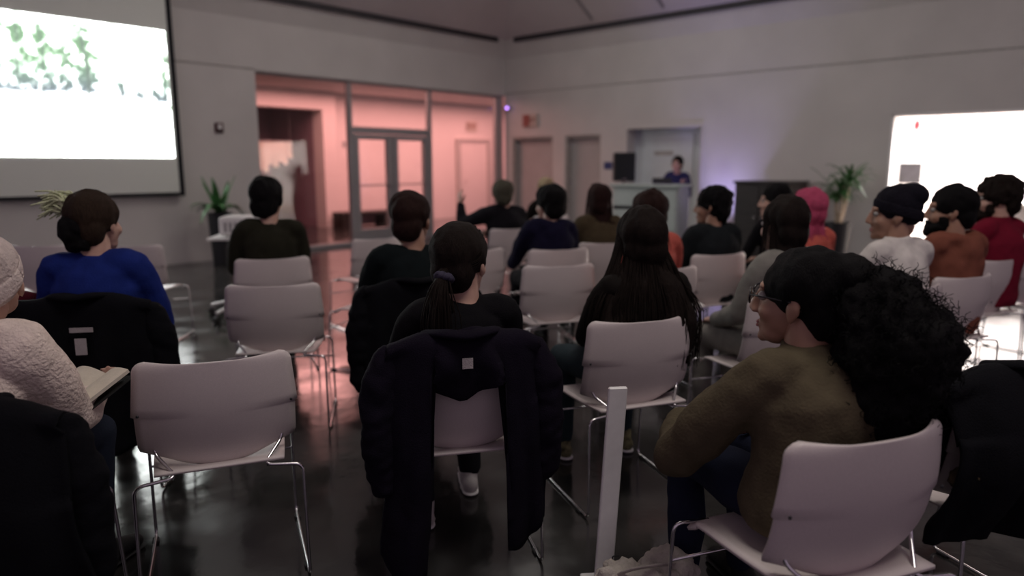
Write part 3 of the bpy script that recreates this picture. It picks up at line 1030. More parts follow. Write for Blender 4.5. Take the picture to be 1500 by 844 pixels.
def hand_mesh(wrist, fdir, palm_n, side, curl=.5, voxel=.0055, sc=1.0):
    """palm and five fingers; fdir points from wrist to knuckles, palm_n out of the palm, side +1 right hand"""
    f = vnp(fdir); f = f / np.linalg.norm(f)
    n = vnp(palm_n); n = n - f * (n @ f); n = n / np.linalg.norm(n)
    t = np.cross(f, n) * side
    w = vnp(wrist)
    A = lambda a, b, c: w + (t * a + f * b + n * c) * sc
    parts = [tube([A(0, -.03, 0), A(0, .02, 0), A(0, .055, 0), A(0, .09, .002)], [(.026 * sc, .02 * sc), (.032 * sc, .017 * sc), (.040 * sc, .015 * sc), (.040 * sc, .012 * sc)], 12, ref=t, round_cap=True)]
    for k, (x, L) in enumerate(((.030, .072), (.010, .080), (-.010, .075), (-.029, .058))):
        c = curl * (1 + .12 * k)
        p = [A(x, .082, .0)]
        ang = 0
        for seg in (.44, .32, .24):
            ang += c * 1.0
            d = (f * math.cos(ang) + n * math.sin(ang)) * L * seg * sc
            p.append(p[-1] + d)
        parts.append(tube(p, [.0092 * sc, .0086 * sc, .0078 * sc, .0068 * sc], 8, round_cap=True))
    parts.append(tube([A(.022, .02, .004), A(.046, .045, .014), A(.054, .070, .026), A(.048, .092, .034)], [.014 * sc, .012 * sc, .0105 * sc, .008 * sc], 8, round_cap=True))
    return remesh(*join(*parts), voxel, 2)


ARMS = {  # elbow, wrist, finger direction, palm normal for the right side (x mirrored for the left)
    'lap': ((.222, -.03, .70), (.135, .20, .62), (-.35, .9, -.15), (-.2, 0, -1), .45),
    'knee': ((.25, .05, .72), (.15, .30, .60), (-.1, .95, -.25), (0, -.2, -1), .4),
    'fold': ((.245, .00, .74), (.03, .19, .72), (-1, .15, 0), (0, -1, -.1), .4),
    'chin': ((.20, .17, .66), (.08, .14, .92), (-.35, -.1, .9), (-.3, -.95, -.2), .9),
    'raise': ((.36, .10, .86), (.34, .20, 1.05), (.1, .1, 1), (-1, .1, 0), .3),
    'book': ((.25, .08, .68), (.15, .30, .66), (-.2, .95, .1), (-.2, 0, 1), .5),
    'out': ((.29, .06, .615), (.13, .26, .63), (-.6, .75, -.1), (0, -.2, -1), .5),
    'stand': ((.26, .02, .98), (.20, .22, 1.10), (-.2, .95, 0), (0, 0, -1), .4),
}


def mirror(p, s):
    return (p[0] * s, p[1], p[2])


def person(r, f, deg, label, top, hair=None, yaw=0, pitch=0, roll=0, lean=0, side=0, arms=('lap', 'lap'), skin_m='skin_light', legs='dark_trousers', shoes='dark_shoe',
           scale=1.0, voxel=.014, bulk=0.0, hood=False, collar=False, face=False, knees=(.11, .11), feet=(.30, .30), stand=False, top_name='sweater', seed=1, drop=0.025, beard=None):
    """a seated (or standing) figure; r, f: the spot on the floor under the hips, deg: the way the body faces"""
    root = empty('person', place(r, f), turn(deg))
    tag(root, label, 'person')
    k = scale
    hz = .90 if stand else .545
    dy = 0.0 if stand else .085
    S = lambda p: vnp((p[0] * k, (p[1] + dy) * k, p[2] * k))
    lx = side
    # spine
    def sp(t):
        """0 pelvis .. 1 neck base"""
        return vnp((lx * t, -.13 + lean * max(t, 0) ** 1.3 - .02 * math.sin(PI * t), hz + (.475 - drop) * t))
    neck = sp(1.0); chest = sp(.72)
    headc = neck + vnp((lx * .15, .045 + lean * .12, .150))
    # ---------------- body
    prims = [tube([S(sp(t)) for t in (-.12, 0, .2, .45, .7, .88, 1.0)],
                  [(.13 * k, .09 * k), (.165 * k, .115 * k), (.145 * k, .10 * k), (.14 * k, .10 * k), (.16 * k, .11 * k), (.13 * k, .08 * k), (.06 * k, .06 * k)], 16, ref=(1, 0, 0), round_cap=True),
             tube([S(neck - vnp((0, 0, .04))), S(neck + vnp((0, .012, .06))), S(headc - vnp((0, .035, .06)))], [.066 * k, .060 * k, .057 * k], 12, round_cap=True)]
    handsV = []
    tops = [tube([S(sp(t)) for t in (-.16, -.05, .1, .3, .5, .7, .85, .95, 1.01)],
                 [(.170 * k + bulk, .120 * k + bulk), (.180 * k + bulk, .128 * k + bulk), (.166 * k + bulk, .120 * k + bulk), (.156 * k + bulk, .112 * k + bulk), (.160 * k + bulk, .114 * k + bulk),
                  (.166 * k + bulk, .116 * k + bulk), (.148 * k + bulk * .8, .100 * k + bulk * .6), (.098 * k + bulk * .4, .078 * k + bulk * .3), (.066 * k, .064 * k)], 20, ref=(1, 0, 0))]
    shoul = []
    for s, pose in ((-1, arms[0]), (1, arms[1])):
        e, wv, fd, pn, cu = ARMS[pose]
        dz = (hz - .545) if not stand else (0 if pose == 'stand' else .355)
        e = vnp(mirror(e, s)) + vnp((0, 0, dz)); wv = vnp(mirror(wv, s)) + vnp((0, 0, dz))
        if pose in ('chin', 'raise', 'out', 'fold'):
            e = e + vnp((lx * .7, lean * .7, 0)); wv = wv + vnp((lx * .9, lean * .9, 0))
        sh = sp(.90) + vnp((s * .158, .0, .005))
        prims += [tube(catmull([S(sh), S((sh + e) / 2 + vnp((s * .012, 0, 0))), S(e)], 3), [.042 * k, .040 * k, .036 * k], 10, round_cap=True),
                  tube(catmull([S(e), S((e + wv) / 2), S(wv)], 3), [.036 * k, .033 * k, .025 * k], 10, round_cap=True)]
        tops += [ell(S(sh + vnp((-s * .01, 0, .0))), (.060 * k + bulk * .6, .066 * k + bulk * .6, .060 * k + bulk * .4)),
                 tube(catmull([S(sp(.93) + vnp((s * .06, 0, .0))), S(sh), S((sh + e) / 2 + vnp((s * .014, 0, 0))), S(e)], 3), [.058 * k + bulk * .5, .058 * k + bulk * .7, .053 * k + bulk * .7, .047 * k + bulk * .7], 12, round_cap=True),
                 tube(catmull([S(e), S((e + wv) / 2), S(e + (wv - e) * .93)], 3), [.047 * k + bulk * .7, .043 * k + bulk * .6, .035 * k + bulk * .4], 12, round_cap=True)]
        handsV.append(hand_mesh(S(wv), mirror(fd, s), mirror(pn, s), s, cu, .0075, k))
        shoul.append(sh)
    trs = [ell(S(sp(0)), (.178 * k, .135 * k, .11 * k))]
    for i, s in enumerate((-1, 1)):
        hip = vnp((s * .088, -.10, hz - .01))
        if stand:
            kn = vnp((s * .09, -.07, .50)); an = vnp((s * .09, -.10, .09)); toe = vnp((s * .11, .06, .04))
        else:
            kn = vnp((s * knees[i], .33, .515)); an = vnp((s * (knees[i] + .005), feet[i], .10)); toe = an + vnp((s * .015, .15, -.06))
        prims += [tube(catmull([S(hip), S((hip + kn) / 2), S(kn)], 3), [.075 * k, .068 * k, .052 * k], 10, round_cap=True),
                  tube(catmull([S(kn), S((kn + an) / 2 + vnp((0, -.015, 0))), S(an)], 3), [.050 * k, .048 * k, .032 * k], 10, round_cap=True)]
        trs += [tube(catmull([S(hip), S((hip + kn) / 2), S(kn)], 3), [.092 * k, .083 * k, .066 * k], 14, round_cap=True),
                tube(catmull([S(kn), S((kn + an) / 2 + vnp((0, -.012, 0))), S(an + vnp((0, -.005, .01)))], 3), [.066 * k, .060 * k, .050 * k], 12, round_cap=True)]
        heel = an + vnp((0, -.045, -.055))
        heel[2] = .042
        toe[2] = .036
        shv = join(ell(S(heel), (.036 * k, .042 * k, .040 * k)), tube([S(heel), S((heel + toe) / 2 + vnp((0, 0, .014))), S(toe)], [(.036 * k, .038 * k), (.042 * k, .040 * k), (.040 * k, .026 * k)], 12, ref=(1, 0, 0), round_cap=True),
                   tube([S(an + vnp((0, -.01, -.05))), S(an + vnp((0, -.012, .0)))], [.04 * k, .042 * k], 12, round_cap=True))
        V, F = remesh(*shv, .009, 2)
        V[:, 2] = np.maximum(V[:, 2], .002)
        sho = obj('shoe', V, F, shoes, parent=root, smooth=True)
        sv = V[V[:, 2] < .03]
        cen = sv.mean(0)
        Vs = V.copy()
        Vs[:, :2] = cen[:2] + (Vs[:, :2] - cen[:2]) * 1.05
        Vs[:, 2] = np.clip(Vs[:, 2], 0, .06) * .30
        obj('sole', Vs, F, 'rubber' if shoes == 'dark_shoe' else 'white_plastic', parent=sho)
    # head
    HM = Matrix.Translation(Vector(S(headc))) @ Matrix.Rotation(R(yaw), 4, 'Z') @ Matrix.Rotation(R(-pitch), 4, 'X') @ Matrix.Rotation(R(roll), 4, 'Y') @ Matrix.Scale(k * 1.09, 4)
    HA = np.array(HM)
    tf = lambda V: np.asarray(V) @ HA[:3, :3].T + HA[:3, 3]
    hv, hf = head_mesh(.006 if voxel < .013 else .008)
    bv, bf = remesh(*join(*prims), voxel, 4)
    V, F = join((bv, bf), (tf(hv), hf), *handsV)
    body = obj('body', V, F, skin_m, parent=root, smooth=True)
    # clothes
    if collar:
        tops.append(tube([S(neck + vnp((0, .0, -.03))), S(neck + vnp((0, .005, .045)))], [.078 * k, .070 * k], 16))
    if hood:
        tops += [tube(catmull([S(neck + vnp((-.10, .02, -.02))), S(neck + vnp((-.08, -.07, -.0))), S(neck + vnp((0, -.10, -.02))), S(neck + vnp((.08, -.07, -.0))), S(neck + vnp((.10, .02, -.02)))], 4), .038 * k, 10, round_cap=True),
                 ell(S(neck + vnp((0, -.11, -.075))), (.095 * k, .045 * k, .085 * k))]
    V, F = remesh(*join(*tops), voxel, 5)
    V, F = ruffle(V, F, .004 + bulk * .10, 16, seed, (1, 1, .75))
    V, F = ruffle(V, F, .0018, 55, seed + 5, (1, 1, .6))
    obj(top_name, V, F, top, parent=root, smooth=True)
    V, F = remesh(*join(*trs), voxel, 5)
    V, F = ruffle(V, F, .004, 22, seed + 2)
    obj('trousers', V, F, legs, parent=root, smooth=True)
    if face:
        for s in (-1, 1):
            e = obj('eye', tf(ell((s * .031, .0815, .005), .0125, 12, 8)[0]), ell((0, 0, 0), 1, 12, 8)[1], 'eye_white', parent=root, smooth=True)
            obj('iris', tf(ell((s * .031, .0915, .005), (.006, .004, .006), 10, 6)[0]), ell((0, 0, 0), 1, 10, 6)[1], 'eye_dark', parent=e, smooth=True)
        for z, h in ((-.069, .0045), (-.078, .0055)):
            obj('lip', tf(ell((0, .0925, z), (.020, .006, h), 12, 8)[0]), ell((0, 0, 0), 1, 12, 8)[1], 'lip', parent=root, smooth=True)
    ctx = dict(root=root, tf=tf, head=S(headc), neck=S(neck), k=k, HM=HM, seed=seed, voxel=voxel, sp=lambda t: S(sp(t)))
    if beard:
        bvv, bff = remesh(*join(ell((0, .058, -.092), (.056, .052, .045)), ell((.05, .03, -.06), (.018, .035, .045)), ell((-.05, .03, -.06), (.018, .035, .045)), ell((0, .09, -.112), (.032, .022, .030)),
                                ell((0, .098, -.058), (.026, .012, .007))), .007, 2)
        bvv, bff = ruffle(bvv, bff, .004, 120, seed)
        obj('beard', tf(bvv), bff, beard, parent=root, smooth=True)
    if hair:
        for h in (hair if isinstance(hair, list) else [hair]):
            h(ctx)
    return ctx


# hair styles -------------------------------------------------------------
CAP = [((0, -.026, .042), (.090, .108, .095)), ((0, -.066, -.022), (.078, .058, .075))]


def hair_obj(ctx, prims, m, amp=.003, scale=90, voxel=.008, it=3, name='hair', squash=(1, 1, .5), local=True):
    V, F = remesh(*join(*prims), voxel, it)
    V, F = ruffle(V, F, amp, scale, ctx['seed'], squash)
    return obj(name, ctx['tf'](V) if local else V, F, m, parent=ctx['root'], smooth=True)


def short_hair(m, amp=.004, grow=0.0, scale=70, low=0.0, name='hair'):
    def fn(ctx):
        pr = [ell(c, tuple(q + grow for q in r)) for c, r in CAP]
        pr += [ell((s * .070, -.012, .010), (.016 + grow, .032, .045)) for s in (-1, 1)]
        if low: pr.append(ell((0, -.07, -.07), (.06, .04, .05 + low)))
        return hair_obj(ctx, pr, m, amp, scale, name=name)
    return fn


def beanie(m='beanie', tall=.0, slouch=.02):
    def fn(ctx):
        pr = [ell((0, -.022, .045), (.090, .110, .095 + tall)), ell((0, -.045 - slouch, .085 + tall), (.075, .075, .060)), ell((0, -.050, .0), (.084, .080, .06))]
        V, F = remesh(*join(*pr), .007, 4)
        keep = V[:, 2] - .35 * V[:, 1] * -1.0
        o = hair_obj(ctx, pr, m, .0015, 160, .007, 4, name='beanie', squash=(1, 1, .1))
        ring = [(.089 * math.cos(q), -.022 + .109 * math.sin(q), .022 + .030 * math.sin(q)) for q in np.linspace(0, 2 * PI, 33)]
        obj('cuff', ctx['tf'](tube(ring, [(.026, .004)] * 33, 8, ref=(0, 0, 1))[0]), tube(ring, [(.026, .004)] * 33, 8, ref=(0, 0, 1))[1], m, parent=o, smooth=True)
        return o
    return fn


def strand_set(paths, r0, r1, n=4):
    return join(*[tube(p, list(np.linspace(r0, r1, len(p))), n) for p in paths])


def long_hair(m, length=.45, flare=.06, back=.06, n=160, front=.3, seed=3):
    """a mane falling from the crown over the shoulders and back"""
    def fn(ctx):
        k = ctx['k']; tf = ctx['tf']
        pr = [ell(c, tuple(q + .008 for q in r)) for c, r in CAP]
        pr = [(tf(V), F) for V, F in pr]
        hc = ctx['head']
        ax = np.array(ctx['HM'].to_3x3()); ax = ax / np.linalg.norm(ax, axis=0)
        bx, by = ax[:, 0], ax[:, 1]
        by = by * vnp((1, 1, 0)); by /= np.linalg.norm(by); bx = np.cross(by, (0, 0, 1))
        dn = np.array([0, 0, -1.])
        c0 = hc - by * .045
        pr.append(tube([c0 + dn * -.02, c0 + dn * .08, c0 + dn * .18 - by * back * .6, c0 + dn * length * .65 - by * back, c0 + dn * length - by * back],
                       [(.088 * k, .06 * k), (.094 * k, .062 * k), ((.10 + flare * .5) * k, .06 * k), ((.11 + flare) * k, .055 * k), ((.085 + flare) * k, .03 * k)], 18, ref=bx, round_cap=True))
        o = hair_obj(ctx, pr, m, .006, 60, .009, 3, squash=(1, 1, .15), local=False)
        g = np.random.default_rng(seed)
        paths = []
        for i in range(n):
            a = g.uniform(-1, 1)
            ang = a * PI * (.5 + front * .4)
            rad = g.uniform(.98, 1.06)
            d = bx * math.sin(ang) * (.094 * rad) - by * math.cos(ang) * (.085 * rad)
            sw = bx * math.sin(ang) * flare * g.uniform(.6, 1.25)
            L = length * g.uniform(.8, 1.08)
            wv = g.uniform(-.012, .012, 3)
            p = [hc + vnp((0, 0, .125 * k)) + d * .25, hc + vnp((0, 0, .09 * k)) + d * .85, hc + d * 1.05 * k + vnp((0, 0, .0)), hc + d * 1.12 * k + dn * .14 + sw * .4 - by * back * .5,
                 hc + d * 1.15 * k + dn * L * .62 + sw - by * back + wv, hc + d * 1.05 * k + dn * L + sw * 1.05 - by * back - wv]
            paths.append(catmull(p, 3))
        obj('strands', *strand_set(paths, .0045, .0012, 4), m, parent=o, smooth=True)
        return o
    return fn


def ponytail(m, tie, length=.34, low=-.03, sway=(0, 0), n=70, seed=4):
    def fn(ctx):
        k = ctx['k']; tf = ctx['tf']
        o = short_hair(m, .0025, .004, 80)(ctx)
        base = tf(vnp([(0, -.115, low)]))[0]
        ax = np.array(ctx['HM'].to_3x3()); by = ax[:, 1] / np.linalg.norm(ax[:, 1]); by = by * vnp((1, 1, 0)); by /= np.linalg.norm(by)
        bx = np.cross(by, (0, 0, 1))
        dn = np.array([0, 0, -1.])
        root = tf(vnp([(0, -.085, low + .02)]))[0]
        P = [root, base - by * .015, base - by * .045 + dn * .05, base - by * .05 + dn * length * .5 + bx * sway[0] * .5 - by * sway[1] * .5, base - by * .04 + dn * length + bx * sway[0] - by * sway[1]]
        V, F = remesh(*tube(catmull(P, 5), [.024, .021, .030, .040, .036, .012], 12, ref=bx, round_cap=True), .007, 2)
        V, F = ruffle(V, F, .004, 80, 4, (1, 1, .15))
        tail = obj('ponytail', V, F, m, parent=o, smooth=True)
        g = np.random.default_rng(seed)
        paths = []
        for i in range(n):
            off = bx * g.normal() * .017 + by * g.normal() * .014
            pts = [P[1] + off * .5, P[2] + off * 1.2, P[3] + off * 2.0 + g.uniform(-.008, .008, 3), P[4] + off * 1.1 + dn * g.uniform(-.04, .05)]
            paths.append(catmull(pts, 4))
        obj('strands', *strand_set(paths, .0028, .0008, 4), m, parent=tail, smooth=True)
        ring = []
        t = (P[2] - P[1]); t /= np.linalg.norm(t)
        u = bx; v = np.cross(t, u)
        c0 = base - by * .018 + dn * .008
        for q in np.linspace(0, 2 * PI, 41):
            rr = .024 + .003 * math.sin(q * 9)
            ring.append(c0 + (u * math.cos(q) + v * math.sin(q)) * rr + t * .003 * math.cos(q * 7))
        obj('scrunchie', *tube(ring, .014, 8), tie, parent=o, smooth=True)
        # loose hairs from scalp to the tie
        paths = []
        for i in range(90):
            a = g.uniform(-PI, PI)
            p0 = vnp((.088 * math.sin(a), .03 - .02 * abs(a), .06 + .07 * math.cos(a)))
            p1 = vnp((.090 * math.sin(a), -.06, .02 + .085 * math.cos(a)))
            P4 = [tf(p0[None])[0], tf(p1[None])[0], tf(vnp([(.03 * math.sin(a), -.112, low + .02 + .03 * math.cos(a))]))[0], base]
            paths.append(catmull(P4, 3))
        obj('strands', *strand_set(paths, .002, .0015, 4), m, parent=o, smooth=True)
        return o
    return fn


def frizzy_puff(m, seed=6):
    """hair smoothed to the head and gathered in a large frizzy puff behind"""
    def fn(ctx):
        tf = ctx['tf']
        pr = [ell(c, tuple(q + .006 for q in r)) for c, r in CAP] + [ell((0, -.115, .075), (.072, .06, .055)), ell((0, -.05, .085), (.07, .08, .05))]
        o = hair_obj(ctx, pr, m, .003, 90)
        mass = [ell((0, -.20, .0), (.115, .105, .105)), ell((0, -.235, -.09), (.135, .125, .155)), ell((.0, -.225, -.205), (.125, .115, .125)), ell((0, -.19, -.13), (.10, .10, .14))]
        V, F = remesh(*join(*mass), .011, 2)
        V, F = ruffle(V, F, .010, 38, 8)
        V, F = ruffle(V, F, .005, 110, 9)
        V = tf(V)
        puff = obj('puff', V, F, m, parent=o, smooth=True)
        N = vnormals(V, F)
        g = np.random.default_rng(seed)
        paths = []
        for i in g.choice(len(V), 900):
            b = V[i]; n = N[i]
            u = np.cross(n, g.normal(size=3)); u /= np.linalg.norm(u); v = np.cross(n, u)
            L = g.uniform(.015, .05); rr = g.uniform(.004, .009)
            ph = g.uniform(0, 6)
            paths.append([b + n * (L * t - .004) + u * (rr * math.cos(ph + t * 9) + t * .02) + v * rr * math.sin(ph + t * 9) for t in np.linspace(0, 1, 9)])
        obj('curls', *strand_set(paths, .0016, .0008, 3), m, parent=puff, smooth=True)
        ring = [(.07 * math.cos(q), -.125, .01 + .07 * math.sin(q)) for q in np.linspace(0, 2 * PI, 25)]
        tb = tube(ring, .010, 8)
        obj('hair_band', tf(tb[0]), tb[1], 'black_cotton', parent=o, smooth=True)
        return o
    return fn


def curly(m, grow=.014):
    def fn(ctx):
        o = short_hair(m, .006, grow, 130)(ctx)
        return o
    return fn


def glasses(ctx):
    tf = ctx['tf']; root = ctx['root']
    gm = M.setdefault('spectacle_frame', mat('spectacle_frame', (.01, .008, .01), .25, nscale=30))
    g = empty('glasses', (0, 0, 0)); g.parent = root
    for s in (-1, 1):
        ring = [(s * .033 + .025 * math.cos(q), .112 - .006 * math.cos(q) * s, .003 + .020 * math.sin(q)) for q in np.linspace(0, 2 * PI, 29)]
        V, F = tube(ring, .0026, 8)
        rim = obj('rim', tf(V), F, gm, parent=g, smooth=True)
        V, F = tube([(s * .057, .108, .008), (s * .079, .06, .010), (s * .083, -.01, .006), (s * .080, -.03, -.015)], .0026, 8)
        obj('temple', tf(V), F, gm, parent=g, smooth=True)
        V, F = ell((s * .033, .112, .003), (.024, .0015, .019), 16, 8)
        obj('lens', tf(V), F, 'glass', parent=g, smooth=True)
    V, F = tube([(-.009, .114, .006), (0, .117, .009), (.009, .114, .006)], .0024, 8)
    obj('bridge', tf(V), F, gm, parent=g, smooth=True)
    return g


def tufted_bun(ctx):
    """cropped brown hair with a dark low bun and a pale tuft sticking out at the left"""
    o = short_hair('brown_hair', .003, .004)(ctx)
    V, F = remesh(*join(ell((-.025, -.112, -.022), (.058, .040, .062)), ell((-.01, -.10, -.075), (.05, .035, .04))), .007, 3)
    V, F = ruffle(V, F, .004, 90, 5)
    obj('bun', ctx['tf'](V), F, 'black_hair', parent=o, smooth=True)
    g = np.random.default_rng(21)
    paths = []
    for i in range(170):
        b = vnp((-.078, -.055, .075)) + g.normal(size=3) * vnp((.008, .014, .016))
        e = b + vnp((-.075, .0, .0)) + g.normal(size=3) * vnp((.014, .03, .022))
        paths.append([ctx['tf'](p[None])[0] for p in catmull([b, (b + e) / 2 + vnp((0, 0, .014)), e], 3)])
    obj('tuft', *strand_set(paths, .006, .003, 4), 'pale_tuft', parent=o, smooth=True)
    return o


def headband(m):
    def fn(ctx):
        ring = [(.089 * math.cos(q), -.02 + .03 * math.sin(q) , .045 + .095 * math.sin(q)) for q in np.linspace(0, 2 * PI, 33)]
        V, F = tube(ring, .006, 8)
        return obj('headband', ctx['tf'](V), F, m, parent=ctx['root'], smooth=True)
    return fn


# ------------------------------------------------------------------ coats over chair backs
def draped_coat(r, f, deg, label, m, hw_top=.27, hw_bot=.33, hem=lambda s: .15, top=.86, seed=1, sleeves=True, spread=0.0, front=.55, bulge=.0, shift=0.0, patches=(), back_off=.0):
    """r, f: the middle of the top of the chair back the coat hangs on"""
    a = R(deg)
    root = empty('coat', place(r - .27 * math.sin(a), f + .27 * math.cos(a)), turn(deg))
    tag(root, label, 'coat')
    g = np.random.default_rng(seed)
    ph = g.uniform(0, 6, 6)
    def fn(u, v):
        s = (u - .5) * 2
        if v < .18:                      # the inner side, facing the seat
            t = v / .18
            z = front + (top - front) * t
            y = -.172 - .045 * t
            hw = hw_top * .92
        elif v < .30:                    # over the top edge
            t = (v - .18) / .12
            z = top + .028 * math.sin(PI * t)
            y = -.217 - .10 * t
            hw = hw_top * (.92 + .08 * t)
        else:
            t = (v - .30) / .70
            hm = hem(s)
            z = top + (hm - top) * t
            y = -.317 - .02 * math.sin(PI * t) - bulge * math.sin(PI * min(1, t * 1.1)) + .035 * (abs(s) ** 2)
            fold = .016 * math.sin(7 * s + ph[0] + 2 * t) + .010 * math.sin(13 * s + ph[1] - t) + .006 * math.sin(23 * s + ph[2])
            y += fold * (.25 + t) - back_off * t
            hw = hw_top + (hw_bot - hw_top) * t + .012 * math.sin(5 * t + ph[3] + s)
            s = s * (1 + spread * t * (1 - abs(s)))
        z -= .035 * abs(s) ** 3 * (v < .5)
        return (s * hw + shift * max(0, v - .3), y, z + .004 * math.sin(9 * s + ph[4]))
    V, F = thicken(*grid(41, 40, fn), .010)
    V, F = ruffle(V, F, .003, 30, seed)
    o = obj('coat_body', V, F, m, parent=root, smooth=True)
    col = catmull([(-.12, -.22, top + .02), (-.07, -.30, top + .035), (0, -.325, top + .03), (.07, -.30, top + .035), (.12, -.22, top + .02)], 5)
    obj('collar', *tube(col, [(.014, .03), (.016, .038), (.014, .03)], 10, ref=(0, 0, 1), round_cap=True), m, parent=root, smooth=True)
    if sleeves:
        for s in (-1, 1):
            x = s * (hw_top - .01)
            P = catmull([(x, -.25, top - .05), (x + s * .035, -.27, top - .16), (x + s * .045, -.28, top - .33), (x + s * .03, -.27, top - .50)], 5)
            V, F = remesh(*tube(P, [(.05, .05), (.062, .05), (.058, .048), (.048, .04)], 14, round_cap=True), .009, 2)
            V, F = ruffle(V, F, .006, 30, seed + 3, (1, 1, 1.6))
            obj('sleeve', V, F, m, parent=root, smooth=True)
    for (x, z, wx, wz, yy) in patches:
        obj('label_patch', *box(x - wx, x + wx, yy - .002, yy + .002, z - wz, z + wz), 'label_patch', parent=root)
    return root


# ------------------------------------------------------------------ the audience
# nearest chairs
c1 = chair(-.97, 2.22, 22, 'empty cream chair in the foreground left, its back to us')
c15 = chair(.88, 1.55, 20, 'cream chair at the bottom right under the woman with glasses')
c5 = chair(-.15, 2.34, 14, 'cream chair half hidden by the dark coat of the ponytailed woman')
c9 = chair(.56, 2.82, 20, 'cream chair of the woman with very long dark hair')
c2 = chair(-1.27, 3.67, 10, 'empty cream chair in front of the foreground left chair')
c3 = chair(-1.62, 4.76, 22, 'cream chair of the black-haired man in dark green')
c4 = chair(-.46, 3.45, 14, 'cream chair of the man in black, behind the ponytailed woman')
c4b = chair(-.76, 5.02, 75, 'empty cream chair turned left, beside the man in black')
c4a = chair(-1.13, 6.1, 40, 'empty cream chair nearest the glass doors')
c6 = chair(.32, 4.42, 18, 'empty cream chair between ponytailed and long-haired women')
c8 = chair(-.26, 5.25, 22, 'empty cream chair just right of the ponytailed woman')
c7 = chair(.03, 7.06, 28, 'cream chair of the grey-blond person with raised arm')
c10 = chair(1.52, 5.0, 24, 'cream chair of the dark-haired man right of the long-haired woman')
c11 = chair(1.38, 3.33, 20, 'cream chair of the dark-haired woman in grey sweater')
c16 = chair(2.13, 3.62, 22, 'cream chair of the man in white with a beanie')
c12 = chair(2.63, 3.97, 22, 'cream chair of the bearded man in the rust hoodie')
c13 = chair(3.33, 4.70, 26, 'cream chair of the curly-haired man in red')
c14 = chair(3.85, 5.05, 30, 'empty cream chair at the right edge beyond the man in red')
ca = chair(-3.77, 5.54, 6, 'empty cream chair left of the person in blue, below the screen')
cc = chair(-3.03, 5.54, 4, 'empty cream chair right of the person in blue, by the wall')
c0 = chair(-1.63, 1.72, -8, 'cream chair at the left edge under the reader in cream')
c17 = chair(-1.84, 2.95, 10, 'cream chair under the black coat of the person in blue')
c20 = chair(1.52, 1.93, 19, 'cream chair at the right edge under a black coat')
c18 = chair(.38, 5.30, 20, 'cream chair of the person in the navy hood')
c19 = chair(.97, 4.30, 20, 'cream chair of the auburn-haired woman in coral')
c21 = chair(.80, 5.75, 14, 'cream chair of the person in the tan fleece')
c22 = chair(2.32, 5.75, 24, 'cream chair of the dark-haired person before the cabinet')
c23 = chair(2.12, 4.60, 24, 'cream chair of the pink-haired person')
c24 = chair(.52, 8.8, 24, 'cream chair of the farthest listener near the doors')

NEAR = .010


def off(c, dr, df=0.0, dd=0):
    return c[0] + dr, c[1] + df, c[2] + dd

# row one
person(*off(c0, -.055, .0), 'reader in a cream fleece and pale knit hat at the left edge', 'cream_fleece', [beanie('cream_beanie')], yaw=25, pitch=-15, lean=.08, side=.07, drop=.06, arms=('lap', 'book'), legs='dark_denim', bulk=.04, voxel=NEAR, seed=11, top_name='fleece')
person(*c17, 'person in a blue sweater with a dark bun and pale hair tuft', 'blue_knit', [tufted_bun], yaw=-20, arms=('lap', 'lap'), scale=1.0, drop=-.02, bulk=.022, voxel=NEAR, seed=12)
person(*c5, 'woman in black with a low ponytail and grey scrunchie', 'black_cotton', [ponytail('dark_brown_hair', 'scrunchie')], yaw=-36, side=.025, drop=.075, arms=('lap', 'lap'), voxel=NEAR, shoes='white_shoe', seed=13, top_name='top', feet=(.05, .30))
person(*off(c9, .09, 0, -4), 'woman with very long dark hair seated in dark clothes', 'dark_brown_top', [long_hair('dark_brown_hair', .52, .12, .085, 260)], yaw=-5, drop=.05, arms=('lap', 'lap'), legs='denim_teal', shoes='patterned_shoe', voxel=NEAR, seed=14, top_name='top', knees=(.20, .12))
person(*off(c15, .03, .06), 'woman with glasses, olive jacket and a big frizzy black ponytail', 'olive_jacket', [frizzy_puff('black_hair'), glasses], yaw=34, pitch=-2, lean=.06, side=.0, drop=.09, arms=('out', 'lap'), legs='denim', voxel=NEAR, bulk=.034, face=True, skin_m='skin_mid', seed=15, top_name='jacket', collar=True)
# row two and beyond
person(*c3, 'black-haired man in a dark green sweater by the projector stand', 'olive_knit', [short_hair('black_hair', .005, .012)], yaw=-25, arms=('lap', 'lap'), seed=16, bulk=.012, scale=1.05)
person(*c4, 'dark-clothed man beside the aisle with cropped reddish-brown hair', 'black_teal', [short_hair('auburn_hair', .003)], yaw=-28, arms=('lap', 'lap'), skin_m='skin_mid', seed=17, bulk=.015, scale=1.06, drop=.07)
person(*c7, 'grey-blond person in a dark furry jacket raising an arm', 'dark_fur', [short_hair('ash_hair', .006, .008)], yaw=-20, arms=('raise', 'fold'), seed=18, bulk=.04, top_name='jacket')
person(*c24, 'farthest listener with light hair, near the recessed doors', 'dark_brown_top', [short_hair('blond_hair', .006, .004)], yaw=10, arms=('lap', 'lap'), seed=19)
person(*c18, 'black-haired person in a navy hooded jacket with hand at chin', 'navy_hoodie', [short_hair('black_hair', .004, .012)], yaw=20, arms=('chin', 'lap'), seed=20, bulk=.02, hood=True, top_name='hoodie')
person(*c21, 'person with dark reddish hair in a tan fleece jacket', 'tan_fleece', [long_hair('reddish_hair', .26, .02, .03, 60)], yaw=-15, arms=('lap', 'lap'), seed=21, bulk=.03, top_name='jacket')
person(*c19, 'auburn-haired woman in a coral top behind the long-haired woman', 'coral_top', [long_hair('auburn_hair', .36, .03, .05, 80)], yaw=-10, arms=('lap', 'lap'), seed=22, top_name='top')
